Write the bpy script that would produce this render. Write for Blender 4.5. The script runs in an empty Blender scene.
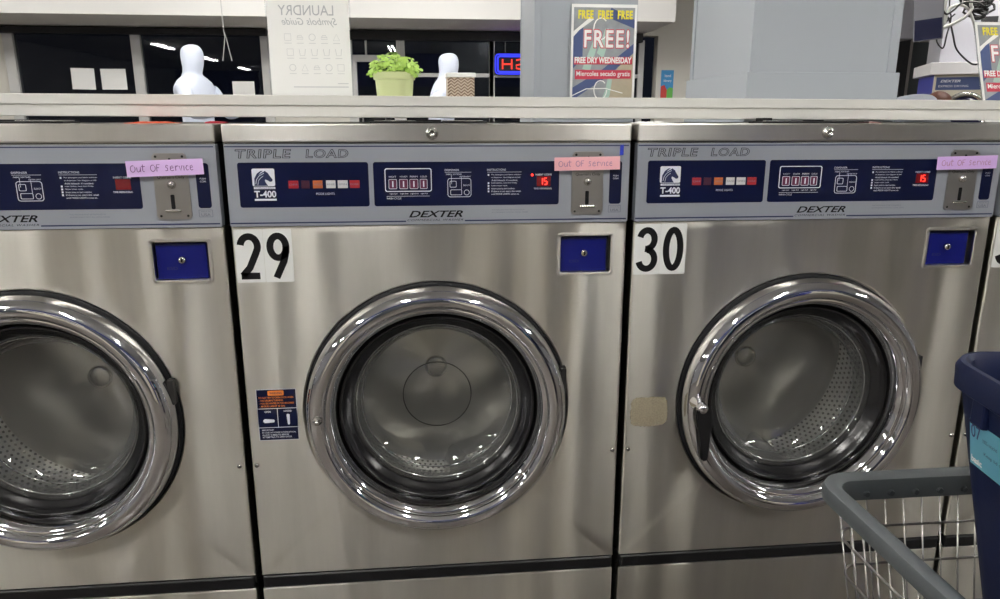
import bpy, bmesh, math, random
from mathutils import Vector, Matrix
random.seed(7)
PI = math.pi
SC = bpy.context.scene
COL = SC.collection

# ------------------------------------------------------------------ materials
def principled(name, color, rough=0.5, metal=0.0, spec=0.5, coat=0.0, trans=0.0, alpha=1.0,
               var=0.0, vscale=8.0, bump=0.0, bscale=40.0, emis=None, estr=0.0, rvar=0.0):
    m = bpy.data.materials.new(name); m.use_nodes = True
    nt = m.node_tree; b = nt.nodes['Principled BSDF']
    b.inputs['Base Color'].default_value = (*color, 1)
    b.inputs['Roughness'].default_value = rough
    b.inputs['Metallic'].default_value = metal
    b.inputs['Specular IOR Level'].default_value = spec
    b.inputs['Coat Weight'].default_value = coat
    if emis:
        b.inputs['Emission Color'].default_value = (*emis, 1)
        b.inputs['Emission Strength'].default_value = estr
    if var or bump or rvar:
        tc = nt.nodes.new('ShaderNodeTexCoord')
    if var:
        n = nt.nodes.new('ShaderNodeTexNoise'); n.inputs['Scale'].default_value = vscale
        n.inputs['Detail'].default_value = 5
        nt.links.new(tc.outputs['Object'], n.inputs['Vector'])
        mx = nt.nodes.new('ShaderNodeMix'); mx.data_type = 'RGBA'
        mx.inputs[6].default_value = (*[c*(1-var) for c in color], 1)
        mx.inputs[7].default_value = (*[min(1, c*(1+var)) for c in color], 1)
        nt.links.new(n.outputs['Fac'], mx.inputs[0])
        nt.links.new(mx.outputs[2], b.inputs['Base Color'])
    if rvar:
        n3 = nt.nodes.new('ShaderNodeTexNoise'); n3.inputs['Scale'].default_value = vscale
        nt.links.new(tc.outputs['Object'], n3.inputs['Vector'])
        mr = nt.nodes.new('ShaderNodeMapRange')
        mr.inputs[3].default_value = max(0, rough-rvar); mr.inputs[4].default_value = rough+rvar
        nt.links.new(n3.outputs['Fac'], mr.inputs[0]); nt.links.new(mr.outputs[0], b.inputs['Roughness'])
    if bump:
        n2 = nt.nodes.new('ShaderNodeTexNoise'); n2.inputs['Scale'].default_value = bscale
        nt.links.new(tc.outputs['Object'], n2.inputs['Vector'])
        bp = nt.nodes.new('ShaderNodeBump'); bp.inputs['Strength'].default_value = bump
        bp.inputs['Distance'].default_value = 0.002
        nt.links.new(n2.outputs['Fac'], bp.inputs['Height']); nt.links.new(bp.outputs[0], b.inputs['Normal'])
    return m

def brushed(name, color, rough=0.33, aniso=0.75, radial=False, wob=0.12, streak=0.06):
    """rolled stainless sheet: brush lines run across, highlights smear up and down"""
    m = bpy.data.materials.new(name); m.use_nodes = True
    nt = m.node_tree; N = nt.nodes.new; L = nt.links.new
    b = nt.nodes['Principled BSDF']
    b.inputs['Metallic'].default_value = 1
    b.inputs['Anisotropic'].default_value = aniso
    tc = N('ShaderNodeTexCoord')
    if radial:
        tg = N('ShaderNodeTangent'); tg.direction_type = 'RADIAL'; tg.axis = 'Y'
        L(tg.outputs[0], b.inputs['Tangent'])
    else:
        cx = N('ShaderNodeCombineXYZ'); cx.inputs[2].default_value = 1
        L(cx.outputs[0], b.inputs['Tangent'])
    # smudges and runs (long in z)
    mp = N('ShaderNodeMapping'); mp.inputs['Scale'].default_value = (14, 14, 1.6)
    L(tc.outputs['Object'], mp.inputs[0])
    n1 = N('ShaderNodeTexNoise'); n1.inputs['Scale'].default_value = 1.6; n1.inputs['Detail'].default_value = 6
    n1.inputs['Roughness'].default_value = 0.6
    L(mp.outputs[0], n1.inputs[0])
    mx = N('ShaderNodeMix'); mx.data_type = 'RGBA'
    mx.inputs[6].default_value = (*[c*(1-streak) for c in color], 1)
    mx.inputs[7].default_value = (*[min(1, c*(1+streak)) for c in color], 1)
    L(n1.outputs['Fac'], mx.inputs[0]); L(mx.outputs[2], b.inputs['Base Color'])
    n2 = N('ShaderNodeTexNoise'); n2.inputs['Scale'].default_value = 5; n2.inputs['Detail'].default_value = 2
    L(tc.outputs['Object'], n2.inputs[0])
    mr = N('ShaderNodeMapRange'); mr.inputs[1].default_value = .0; mr.inputs[2].default_value = 1.0
    mr.inputs[3].default_value = rough-.05; mr.inputs[4].default_value = rough+.05
    L(n2.outputs['Fac'], mr.inputs[0]); L(mr.outputs[0], b.inputs['Roughness'])
    # fine brush lines + slow buckling of the sheet
    mp2 = N('ShaderNodeMapping'); mp2.inputs['Scale'].default_value = (6, 6, 500)
    L(tc.outputs['Object'], mp2.inputs[0])
    n3 = N('ShaderNodeTexNoise'); n3.inputs['Scale'].default_value = 1; L(mp2.outputs[0], n3.inputs[0])
    b1 = N('ShaderNodeBump'); b1.inputs['Strength'].default_value = .06; b1.inputs['Distance'].default_value = .0005
    L(n3.outputs['Fac'], b1.inputs['Height'])
    mp3 = N('ShaderNodeMapping'); mp3.inputs['Scale'].default_value = (6, 6, .5)
    L(tc.outputs['Object'], mp3.inputs[0])
    n4 = N('ShaderNodeTexNoise'); n4.inputs['Scale'].default_value = 1; n4.inputs['Detail'].default_value = 1
    L(mp3.outputs[0], n4.inputs[0])
    b2 = N('ShaderNodeBump'); b2.inputs['Strength'].default_value = wob; b2.inputs['Distance'].default_value = .03
    L(n4.outputs['Fac'], b2.inputs['Height']); L(b1.outputs[0], b2.inputs['Normal'])
    L(b2.outputs[0], b.inputs['Normal'])
    return m

def emit(name, color, strength):
    m = bpy.data.materials.new(name); m.use_nodes = True
    nt = m.node_tree; nt.nodes.clear()
    e = nt.nodes.new('ShaderNodeEmission'); e.inputs[0].default_value = (*color, 1); e.inputs[1].default_value = strength
    o = nt.nodes.new('ShaderNodeOutputMaterial'); nt.links.new(e.outputs[0], o.inputs[0])
    return m

def glassy(name, tint, base=0.06, edge=1.0, rough=0.02, haze=0.0):
    m = bpy.data.materials.new(name); m.use_nodes = True
    nt = m.node_tree; nt.nodes.clear(); N = nt.nodes.new; L = nt.links.new
    t = N('ShaderNodeBsdfTransparent'); t.inputs[0].default_value = (*tint, 1)
    g = N('ShaderNodeBsdfGlossy'); g.inputs['Roughness'].default_value = rough
    lw = N('ShaderNodeFresnel'); lw.inputs[0].default_value = 1.5
    ad = N('ShaderNodeMath'); ad.operation = 'MULTIPLY_ADD'; ad.inputs[1].default_value = edge; ad.inputs[2].default_value = base
    ad.use_clamp = True
    L(lw.outputs[0], ad.inputs[0])
    mx = N('ShaderNodeMixShader'); L(ad.outputs[0], mx.inputs[0]); L(t.outputs[0], mx.inputs[1]); L(g.outputs[0], mx.inputs[2])
    out = N('ShaderNodeOutputMaterial')
    last = mx
    if haze:
        d = N('ShaderNodeBsdfDiffuse'); d.inputs[0].default_value = (.7, .7, .68, 1)  # diffuse grey standing in for the haze reflected on the glass
        m2 = N('ShaderNodeMixShader'); m2.inputs[0].default_value = haze
        L(mx.outputs[0], m2.inputs[1]); L(d.outputs[0], m2.inputs[2]); last = m2
    L(last.outputs[0], out.inputs[0])
    return m

def drum_wall_mat():
    m = bpy.data.materials.new('perforated_drum'); m.use_nodes = True
    nt = m.node_tree; N = nt.nodes.new; L = nt.links.new
    b = nt.nodes['Principled BSDF']; b.inputs['Metallic'].default_value = 1; b.inputs['Roughness'].default_value = .3
    tc = N('ShaderNodeTexCoord'); sp = N('ShaderNodeSeparateXYZ'); L(tc.outputs['Object'], sp.inputs[0])
    at2 = N('ShaderNodeMath'); at2.operation = 'ARCTAN2'; L(sp.outputs[0], at2.inputs[0]); L(sp.outputs[2], at2.inputs[1])
    def mth(op, a, bb=None, c=None):
        n = N('ShaderNodeMath'); n.operation = op
        for i, v in enumerate((a, bb, c)):
            if v is None: continue
            if isinstance(v, (int, float)): n.inputs[i].default_value = v
            else: L(v, n.inputs[i])
        return n.outputs[0]
    u = mth('MULTIPLY', at2.outputs[0], 120/(2*PI)); v = mth('MULTIPLY', sp.outputs[1], 60.0)
    row = mth('FLOOR', v); off = mth('MULTIPLY', mth('MODULO', row, 2.0), .5)
    fu = mth('SUBTRACT', mth('FRACT', mth('ADD', u, off)), .5); fv = mth('SUBTRACT', mth('FRACT', v), .5)
    d = mth('ADD', mth('MULTIPLY', fu, mth('MULTIPLY', fu, 1.0)), mth('MULTIPLY', fv, mth('MULTIPLY', fv, .8)))
    hole = mth('LESS_THAN', d, .055)
    mx = N('ShaderNodeMix'); mx.data_type = 'RGBA'
    mx.inputs[6].default_value = (.62, .61, .58, 1); mx.inputs[7].default_value = (.14, .14, .13, 1)
    L(hole, mx.inputs[0]); L(mx.outputs[2], b.inputs['Base Color'])
    r = mth('MULTIPLY_ADD', hole, .5, .3); L(r, b.inputs['Roughness'])
    return m

M = {
 'steel': brushed('brushed_stainless', (.645, .625, .565), .36, .93, wob=.9, streak=.15),
 'steel_trim': brushed('brushed_trim', (.66, .64, .60), .36, .85, wob=.10, streak=.10),
 'coin_steel': principled('coin_plate_steel', (.40, .39, .37), .38, 1.0),
 'chrome': principled('chrome', (.72, .72, .74), .045, 1.0),
 'chrome_dull': principled('worn_chrome', (.62, .61, .58), .22, 1.0),
 'spun': brushed('spun_drum_back', (.90, .88, .83), .34, .93, radial=True, wob=.03, streak=.05),
 'drum': drum_wall_mat(),
 'rubber': principled('black_rubber', (.008, .008, .009), .5, spec=.25),
 'blackgloss': principled('glossy_gasket', (.006, .006, .007), .22, spec=.5),
 'glassrim': principled('glass_edge', (.35, .36, .35), .12, .8),
 'blackplastic': principled('black_plastic', (.008, .008, .009), .35, var=.3, vscale=20, spec=.3),
 'gap': principled('dark_sheet', (.02, .019, .018), .7, var=.5, vscale=60),
 'plate': principled('silver_grey_panel', (.35, .375, .42), .38, .35, var=.03, vscale=5),
 'navy': principled('navy_panel', (.0028, .0055, .032), .28, var=.15, vscale=9, spec=.3),
 'navyline': principled('navy_line', (.012, .02, .08), .4),
 'white_ink': principled('white_ink', (.78, .80, .86), .5),
 'faint_ink': principled('grey_ink', (.20, .215, .25), .5),
 'black_ink': principled('black_ink', (.006, .006, .007), .6, spec=.2),
 'decal': principled('white_decal', (.78, .79, .77), .4),
 'red_light': principled('red_lens', (.33, .02, .025), .3),
 'dim_light': principled('dark_lens', (.05, .015, .03), .3),
 'orange_light': principled('orange_lens', (.48, .13, .04), .3),
 'white_light': principled('white_lens', (.62, .62, .62), .3),
 'maroon': principled('maroon_lens', (.13, .02, .06), .3),
 'led_back': principled('led_window', (.16, .008, .012), .25),
 'led': emit('red_led', (1.0, .03, .02), 2.6),
 'lockblue': principled('lock_door_blue', (.005, .008, .13), .35, var=.1, spec=.25),
 'glass': glassy('door_glass', (.96, .97, .965), .02, .8, .02, .05),
 'pane': glassy('window_glass', (.5, .52, .55), .01, .7, .006),
 'acrylic': glassy('clear_acrylic', (.95, .96, .96), .02, .6, .03),
 'laminate': principled('cream_laminate', (.64, .635, .60), .42, var=.02, vscale=4, bump=.03, bscale=30),
 'wall': principled('painted_wall', (.76, .75, .73), .7, var=.015, vscale=2),
 'lilac': principled('pale_lilac_paint', (.70, .68, .72), .7),
 'sidewall': principled('grey_side_wall', (.20, .20, .21), .7),
 'beige_wall': principled('beige_wall', (.66, .64, .58), .7),
 'bluewall': principled('blue_wall', (.022, .032, .13), .6),
 'ceiling': principled('ceiling_white', (.50, .50, .49), .8, bump=.1, bscale=60),
 'column': principled('column_grey', (.36, .39, .425), .5, var=.02, vscale=3),
 'alu': principled('window_frame', (.55, .55, .54), .45),
 'dark': principled('near_black', (.012, .012, .014), .6),
 'slate': principled('slate_door', (.07, .08, .085), .6),
 'fixture': principled('fixture_white', (.8, .8, .8), .5),
 'tube': emit('fluorescent', (1.0, .97, .92), 62.0),
 'paper': principled('white_paper', (.90, .90, .88), .7, var=.01),
 'greyprint': principled('grey_print', (.50, .51, .53), .7),
 'greyprint2': principled('pale_grey_print', (.63, .635, .65), .7),
 'purple_note': principled('lilac_note', (.74, .52, .86), .75, var=.04, vscale=20),
 'pink_note': principled('pink_note', (.90, .48, .52), .75, var=.04, vscale=20),
 'violet_note': principled('violet_note', (.68, .46, .84), .75, var=.04, vscale=20),
 'pen': principled('pen_ink', (.16, .05, .22), .6),
 'pen_faint': principled('faint_pen_ink', (.45, .22, .38), .6),
 'bluetape': principled('blue_tape', (.02, .04, .42), .5),
 'glue': principled('dried_glue', (.27, .235, .16), .7, var=.7, vscale=300),
 'pot': principled('lime_pot', (.56, .62, .32), .45, var=.04),
 'leaf': principled('lime_leaf', (.42, .64, .12), .5, var=.35, vscale=30),
 'stem': principled('stem', (.25, .42, .08), .6),
 'figure': principled('pale_blue_grey', (.60, .65, .76), .8),
 'rail': principled('grey_rail', (.062, .070, .074), .42, var=.06, vscale=15, bump=.05, bscale=200),
 'dimple': principled('dark_dimple', (.03, .035, .04), .5),
 'wire': principled('zinc_wire', (.30, .29, .275), .32, 1.0),
 'bin': principled('blue_bin', (.0030, .007, .034), .5, spec=.25, var=.06, bump=.06, bscale=120),
 'cyan': principled('cyan_label', (.20, .56, .70), .5),
 'cream': principled('cream_enamel', (.62, .58, .47), .4),
 'royal': principled('royal_blue', (.03, .04, .33), .45),
 'whitetop': principled('white_shelf', (.80, .79, .80), .5),
 'greybox': principled('pale_grey_box', (.40, .40, .44), .6),
 'midgrey': principled('mid_grey', (.22, .22, .25), .6),
 'screen': principled('screen', (.015, .016, .05), .12),
 'tan': principled('tan_trim', (.42, .39, .37), .6),
 'cable_black': principled('black_cable', (.012, .012, .012), .5),
 'cable_white': principled('white_cable', (.6, .6, .57), .5),
 'greycloth': principled('grey_cloth', (.22, .235, .27), .9, bump=.3, bscale=60),
 'hair': principled('brown_hair', (.09, .028, .014), .6, bump=.4, bscale=200),
 'skin': principled('skin', (.66, .40, .32), .55),
 'redcloth': principled('orange_red_cloth', (.62, .10, .04), .85),
 'crimson': principled('crimson_cloth', (.42, .02, .04), .85),
 'brownlid': principled('brown_cloth', (.20, .10, .09), .85),
 'yellow': principled('poster_yellow', (.85, .74, .05), .6),
 'posterred': principled('poster_red', (.62, .05, .09), .6),
 'posternavy': principled('poster_navy', (.06, .09, .22), .6),
 'postergrey': principled('poster_grey', (.30, .32, .34), .6, var=.4, vscale=22),
 'postertan': principled('poster_tan', (.48, .42, .30), .6, var=.2, vscale=18),
 'postermint': principled('poster_mint', (.42, .60, .52), .6),
 'cardblue': principled('card_blue', (.06, .30, .62), .6),
 'cardgreen': principled('card_green', (.15, .50, .10), .6),
 'cardred': principled('card_red', (.60, .06, .05), .6),
 'neonblue': emit('neon_blue', (.04, .05, 1.0), 1.0),
 'neonred': emit('neon_red', (1.0, .06, .04), .8),
 'warn_orange': principled('warning_orange', (.80, .24, .04), .5),
 'brown': principled('pattern_brown', (.16, .09, .05), .6),
 'patcream': principled('pattern_cream', (.60, .50, .40), .6),
 'asphalt': principled('asphalt', (.03, .03, .03), .9),
}
def floor_mat():
    m = bpy.data.materials.new('vinyl_tiles'); m.use_nodes = True
    nt = m.node_tree; b = nt.nodes['Principled BSDF']; b.inputs['Roughness'].default_value = .3
    tc = nt.nodes.new('ShaderNodeTexCoord'); br = nt.nodes.new('ShaderNodeTexBrick')
    br.offset = 0; br.inputs['Scale'].default_value = 1
    br.inputs['Brick Width'].default_value = .305; br.inputs['Row Height'].default_value = .305
    br.inputs['Mortar Size'].default_value = .002
    br.inputs['Color1'].default_value = (.115, .10, .085, 1); br.inputs['Color2'].default_value = (.10, .088, .075, 1)
    br.inputs['Mortar'].default_value = (.05, .05, .045, 1)
    nt.links.new(tc.outputs['Object'], br.inputs['Vector']); nt.links.new(br.outputs[0], b.inputs['Base Color'])
    return m
M['floor'] = floor_mat()

# ------------------------------------------------------------------ mesh helpers
def new(): return bmesh.new()
def obj(name, bm, mat, parent=None, loc=None, smooth=False, rot=None):
    bmesh.ops.recalc_face_normals(bm, faces=bm.faces) if smooth != 'keep' else None
    me = bpy.data.meshes.new(name); bm.to_mesh(me); bm.free()
    if smooth:
        for p in me.polygons: p.use_smooth = True
    for m in (mat if isinstance(mat, (list, tuple)) else [mat]): me.materials.append(M[m])
    o = bpy.data.objects.new(name, me); COL.objects.link(o)
    if parent: o.parent = parent
    if loc: o.location = loc
    if rot: o.rotation_euler = rot
    return o
def empty(name, loc=(0, 0, 0), rz=0, rot=None):
    o = bpy.data.objects.new(name, None); COL.objects.link(o); o.empty_display_size = .1
    o.location = loc; o.rotation_euler = rot or (0, 0, rz); return o
def tag(o, label=None, cat=None, group=None, kind=None):
    if label: o['label'] = label
    if cat: o['category'] = cat
    if group: o['group'] = group
    if kind: o['kind'] = kind
    return o
def copy_tree(o, parent=None):
    c = o.copy(); COL.objects.link(c); c.parent = parent
    for ch in list(o.children): copy_tree(ch, c)
    return c
def box(bm, x0, x1, y0, y1, z0, z1, bevel=0, seg=2, mi=0):
    vs = [bm.verts.new((x, y, z)) for x in (x0, x1) for y in (y0, y1) for z in (z0, z1)]
    idx = [(0, 1, 3, 2), (4, 6, 7, 5), (0, 4, 5, 1), (2, 3, 7, 6), (0, 2, 6, 4), (1, 5, 7, 3)]
    fs = [bm.faces.new([vs[i] for i in f]) for f in idx]
    for f in fs: f.material_index = mi
    if bevel:
        es = list({e for f in fs for e in f.edges})
        bmesh.ops.bevel(bm, geom=es, offset=bevel, segments=seg, affect='EDGES', profile=.5)
def rrect(cx, cz, w, h, r, n=5):
    pts = []
    for sx, sz, a0 in ((1, 1, 0), (-1, 1, 90), (-1, -1, 180), (1, -1, 270)):
        for k in range(n+1):
            a = math.radians(a0 + 90*k/n)
            pts.append((cx+sx*(w/2-r)+r*math.cos(a), cz+sz*(h/2-r)+r*math.sin(a)))
    return pts
def plate(bm, pts, y0, y1, mi=0):
    """prism of a (x,z) outline between y0 (front) and y1"""
    a = [bm.verts.new((x, y0, z)) for x, z in pts]; b = [bm.verts.new((x, y1, z)) for x, z in pts]
    f = [bm.faces.new(a), bm.faces.new(b[::-1])]
    n = len(pts)
    for i in range(n): f.append(bm.faces.new((a[i], b[i], b[(i+1) % n], a[(i+1) % n])))
    for q in f: q.material_index = mi
def frame(bm, po, pi_, y0, y1, mi=0):
    n = len(po)
    L = [[bm.verts.new((x, y, z)) for x, z in p] for p, y in ((po, y0), (pi_, y0), (pi_, y1), (po, y1))]
    for k in range(4):
        A, B = L[k], L[(k+1) % 4]
        for i in range(n):
            bm.faces.new((A[i], A[(i+1) % n], B[(i+1) % n], B[i])).material_index = mi
def rect(bm, x0, x1, z0, z1, y, mi=0, t=.0003):
    plate(bm, [(x0, z0), (x1, z0), (x1, z1), (x0, z1)], y, y+t, mi)
def lathe(bm, prof, n=72, cx=0, cz=0, closed=False, axis='Y', cy=0, mi=0):
    rings = []
    for r, t in prof:
        if r < 1e-6:
            rings.append([bm.verts.new((cx, t, cz) if axis == 'Y' else (cx, cy, t))]); continue
        rg = []
        for i in range(n):
            a = 2*PI*i/n
            rg.append(bm.verts.new((cx+r*math.cos(a), t, cz+r*math.sin(a)) if axis == 'Y' else (cx+r*math.cos(a), cy+r*math.sin(a), t)))
        rings.append(rg)
    prs = list(zip(rings, rings[1:])) + ([(rings[-1], rings[0])] if closed else [])
    for A, B in prs:
        if len(A) == 1 and len(B) == 1: continue
        for i in range(n):
            j = (i+1) % n
            if len(A) == 1: f = bm.faces.new((A[0], B[j], B[i]))
            elif len(B) == 1: f = bm.faces.new((A[i], A[j], B[0]))
            else: f = bm.faces.new((A[i], A[j], B[j], B[i]))
            f.material_index = mi
def tube(bm, pts, r, n=8, closed=False, mi=0):
    P = [Vector(p) for p in pts]; m = len(P)
    T = []
    for i in range(m):
        if closed: t = P[(i+1) % m]-P[i-1]
        else: t = P[min(i+1, m-1)]-P[max(i-1, 0)]
        T.append(t.normalized())
    up = Vector((0, 0, 1)) if abs(T[0].z) < .9 else Vector((1, 0, 0))
    nrm = (up - T[0]*up.dot(T[0])).normalized()
    rings = []
    for i in range(m):
        nrm = (nrm - T[i]*nrm.dot(T[i])).normalized(); bn = T[i].cross(nrm)
        rr = r[i] if isinstance(r, (list, tuple)) else r
        rings.append([bm.verts.new(P[i]+nrm*rr*math.cos(2*PI*k/n)+bn*rr*math.sin(2*PI*k/n)) for k in range(n)])
    for i in range(m if closed else m-1):
        A, B = rings[i], rings[(i+1) % m]
        for k in range(n): bm.faces.new((A[k], A[(k+1) % n], B[(k+1) % n], B[k])).material_index = mi
    if not closed:
        bm.faces.new(rings[0][::-1]).material_index = mi; bm.faces.new(rings[-1]).material_index = mi
_tc = {}
def text_geo(body, shear=0, bold=0, space=1):
    key = (body, shear, bold, space)
    if key not in _tc:
        cu = bpy.data.curves.new('t', 'FONT'); cu.body = body; cu.shear = shear; cu.offset = bold
        cu.fill_mode = 'FRONT'; cu.resolution_u = 3; cu.space_character = space
        o = bpy.data.objects.new('t', cu); COL.objects.link(o)
        bpy.context.view_layer.update()
        ev = o.evaluated_get(bpy.context.evaluated_depsgraph_get()); me = ev.to_mesh()
        V = [(v.co.x, v.co.y) for v in me.vertices]; F = [tuple(p.vertices) for p in me.polygons]
        ev.to_mesh_clear(); bpy.data.objects.remove(o); bpy.data.curves.remove(cu)
        _tc[key] = (V, F)
    return _tc[key]
def text(bm, body, x0, x1, z0, z1, y, shear=0, bold=0, space=1, mirror=False, mi=0, fitref=None):
    V, F = text_geo(body, shear, bold, space)
    R_, _ = text_geo(*fitref) if fitref else (V, F)
    ax, bx = min(v[0] for v in R_), max(v[0] for v in R_); az, bz = min(v[1] for v in R_), max(v[1] for v in R_)
    vs = []
    for u, w in V:
        s = (u-ax)/(bx-ax)
        if mirror: s = 1-s
        vs.append(bm.verts.new((x0+(x1-x0)*s, y, z0+(z1-z0)*(w-az)/(bz-az))))
    for f in F:
        try: bm.faces.new([vs[i] for i in f]).material_index = mi
        except ValueError: pass
def ribbon(bm, pts, w, y, mi=0, aspect=1.0, closed=False):
    """flat stroke of width w along (x,z) pts"""
    n = len(pts); L_ = []
    for i in range(n):
        a = pts[(i-1) % n] if closed else pts[max(i-1, 0)]; b = pts[(i+1) % n] if closed else pts[min(i+1, n-1)]
        d = Vector((b[0]-a[0], b[1]-a[1])); d.normalize(); nx, nz = -d.y*w/2*aspect, d.x*w/2
        L_.append((bm.verts.new((pts[i][0]+nx, y, pts[i][1]+nz)), bm.verts.new((pts[i][0]-nx, y, pts[i][1]-nz))))
    for i in range(n if closed else n-1):
        A, B = L_[i], L_[(i+1) % n]
        bm.faces.new((A[0], B[0], B[1], A[1])).material_index = mi
def arc(cx, cz, rx, rz, a0, a1, n=14):
    return [(cx+rx*math.cos(math.radians(a0+(a1-a0)*k/n)), cz+rz*math.sin(math.radians(a0+(a1-a0)*k/n))) for k in range(n+1)]

# ------------------------------------------------------------------ the washer
WX = 0.0065           # machine centre of the one numbered 29
HW = 0.3735
PITCH = 0.76
DZ, DR = 0.6334, 0.264
def lx(x): return x - WX

def build_washer():
    t = empty('washing_machine', (WX, 0, 0))
    # body shell (open front)
    bm = new()
    box(bm, -HW+.003, -HW+.006, .02, .54, .03, 1.158); box(bm, HW-.006, HW-.003, .02, .54, .03, 1.158)
    box(bm, -HW+.006, HW-.006, .535, .54, .03, 1.158); box(bm, -HW+.006, HW-.006, .02, .535, .03, .035)
    box(bm, -HW+.006, HW-.006, .02, .535, 1.150, 1.158)
    obj('cabinet', bm, 'gap', t)
    bm = new()
    for x in (-.3, .3):
        for y in (.08, .48): lathe(bm, [(0, 0), (.02, 0), (.02, .008), (.008, .01), (.008, .03), (0, .03)], 12, x, 0, axis='Z', cy=y)
    obj('levelling_feet', bm, 'gap', t)
    # front panel with the round opening and the lock recess
    bm = new(); r = .005
    z0, z1, zs = .2785, 1.0075, .9003
    X = HW - r
    n = 96
    def rectpt(a, xa, xb, za, zb, cx, cz):
        c, s = math.cos(a), math.sin(a)
        k = min(((xb-cx)/c if c > 1e-9 else (xa-cx)/c if c < -1e-9 else 1e9), ((zb-cz)/s if s > 1e-9 else (za-cz)/s if s < -1e-9 else 1e9))
        return (cx+c*k, cz+s*k)
    angs = sorted({round(2*PI*i/n, 6) for i in range(n)} | {round(math.atan2(zz-DZ, xx) % (2*PI), 6) for xx in (-X, X) for zz in (z0, zs)})
    inner2 = [bm.verts.new((DR*math.cos(a), .012, DZ+DR*math.sin(a))) for a in angs]
    inner1 = [bm.verts.new((DR*math.cos(a), .003, DZ+DR*math.sin(a))) for a in angs]
    inner0 = [bm.verts.new(((DR+.003)*math.cos(a), 0, DZ+(DR+.003)*math.sin(a))) for a in angs]
    outer = [bm.verts.new((p[0], 0, p[1])) for p in (rectpt(a, -X, X, z0, zs, 0, DZ) for a in angs)]
    k = len(angs)
    for A, B in ((inner2, inner1), (inner1, inner0), (inner0, outer)):
        for i in range(k): bm.faces.new((A[i], A[(i+1) % k], B[(i+1) % k], B[i]))
    rx0, rx1, rz0, rz1 = lx(.2465), lx(.3525), .9065, .9855
    gx = [-X, rx0, rx1, X]; gz = [zs, rz0, rz1, z1]
    for i in range(3):
        for j in range(3):
            if i == 1 and j == 1: continue
            bm.faces.new([bm.verts.new((x, 0, z)) for x, z in ((gx[i], gz[j]), (gx[i+1], gz[j]), (gx[i+1], gz[j+1]), (gx[i], gz[j+1]))])
    # rolled sides and hems
    for s in (-1, 1):
        prev = None
        for q in range(7):
            a = q/6*PI/2; x = s*(X + r*math.sin(a)); y = r*(1-math.cos(a)) if q < 7 else 0
            cur = (bm.verts.new((x, y, z0)), bm.verts.new((x, y, z1)))
            if prev: bm.faces.new((prev[0], prev[1], cur[1], cur[0]))
            prev = cur
        cur = (bm.verts.new((s*HW, .04, z0)), bm.verts.new((s*HW, .04, z1))); bm.faces.new((prev[0], prev[1], cur[1], cur[0]))
    for z, dz in ((z0, 0), (z1, 0)):
        bm.faces.new([bm.verts.new(p) for p in ((-HW, .0, z), (HW, .0, z), (HW, .02, z), (-HW, .02, z))])
    bmesh.ops.remove_doubles(bm, verts=bm.verts, dist=1e-5)
    fp = obj('front_panel', bm, 'steel', t, smooth=True)
    fp.data.set_sharp_from_angle(angle=math.radians(35))
    # lock recess
    bm = new(); cx, cz, w, h = lx(.2994), .9458, .1125, .0855
    frame(bm, rrect(cx, cz, w, h, .008), rrect(cx, cz, w-.013, h-.013, .004), -.003, .001)
    frame(bm, rrect(cx, cz, w-.011, h-.011, .005), rrect(cx, cz, w-.0135, h-.0135, .004), -.001, .016)
    bmesh.ops.bevel(bm, geom=[e for e in bm.edges if all(abs(v.co.y+.003) < 1e-6 for v in e.verts) and e.is_manifold], offset=.0015, segments=3, affect='EDGES')
    lk = obj('lock_recess', bm, 'steel_trim', t)
    bm = new(); rect(bm, cx-.0525, cx+.0525, cz-.040, cz+.040, .016, t=.001); obj('recess_back', bm, 'gap', lk)
    bm = new(); box(bm, cx-.0475, cx+.0435, cz and .0095, .016, cz-.0355, cz+.0315, .0008)
    obj('lock_door', bm, 'lockblue', lk)
    bm = new(); rect(bm, cx-.0475, cx+.0435, cz+.0285, cz+.0300, .0092); text(bm, 'ESD', cx-.030, cx-.011, cz-.018, cz-.0125, .0092, bold=.01)
    obj('embossed_mark', bm, principledname('navyline'), lk)
    bm = new(); lathe(bm, [(0, .003), (.0050, .003), (.0062, .004), (.0068, .0095), (0, .0095)], 20, cx-.001, cz+.001); obj('key_lock', bm, 'chrome_dull', lk, smooth=True)
    bm = new(); rect(bm, cx-.0022, cx+.0006, cz-.0028, cz+.0048, .0026); obj('keyhole', bm, 'black_ink', lk)
    # gap strip below panel
    bm = new(); box(bm, -HW+.004, HW-.004, .003, .02, 1.003, 1.012); obj('seam', bm, 'gap', t)
    # control panel
    bm = new(); plate(bm, rrect(0, 1.0835, 2*HW-.002, .149, .003), -.004, .018)
    cp = obj('control_panel', bm, 'plate', t)
    bm = new(); plate(bm, [(-HW+.0005, 1.1578), (HW-.0005, 1.1578), (HW-.0005, 1.1592), (-HW+.0005, 1.1592)], -.005, .01)
    obj('bright_edge', bm, 'chrome_dull', cp)
    yl = -.0045
    bm = new()
    rect(bm, lx(-.3650), lx(.3764), 1.1522, 1.1542, yl); rect(bm, lx(-.3654), lx(-.0455), 1.0139, 1.0163, yl)
    rect(bm, lx(.065), lx(.3764), 1.0139, 1.0163, yl)
    obj('pinstripe', bm, 'navyline', cp)
    def rp(x0, x1, zz0, zz1, rr): return rrect(lx((x0+x1)/2), (zz0+zz1)/2, x1-x0, zz1-zz0, rr)
    bm = new()
    plate(bm, rp(-.3450, -.1115, 1.0438, 1.1250, .0045), yl, -.004); obj('status_panel', bm, 'navy', cp)
    bm = new(); plate(bm, rp(-.1028, .2440, 1.0438, 1.1250, .0045), yl, -.004); obj('instruction_panel', bm, 'navy', cp)
    bm = new(); plate(bm, rp(.3412, .3645, 1.0438, 1.1246, .005), yl, -.004); obj('side_panel', bm, 'navy', cp)
    yi = -.0050
    # outlined TRIPLE LOAD
    bm = new()
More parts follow.
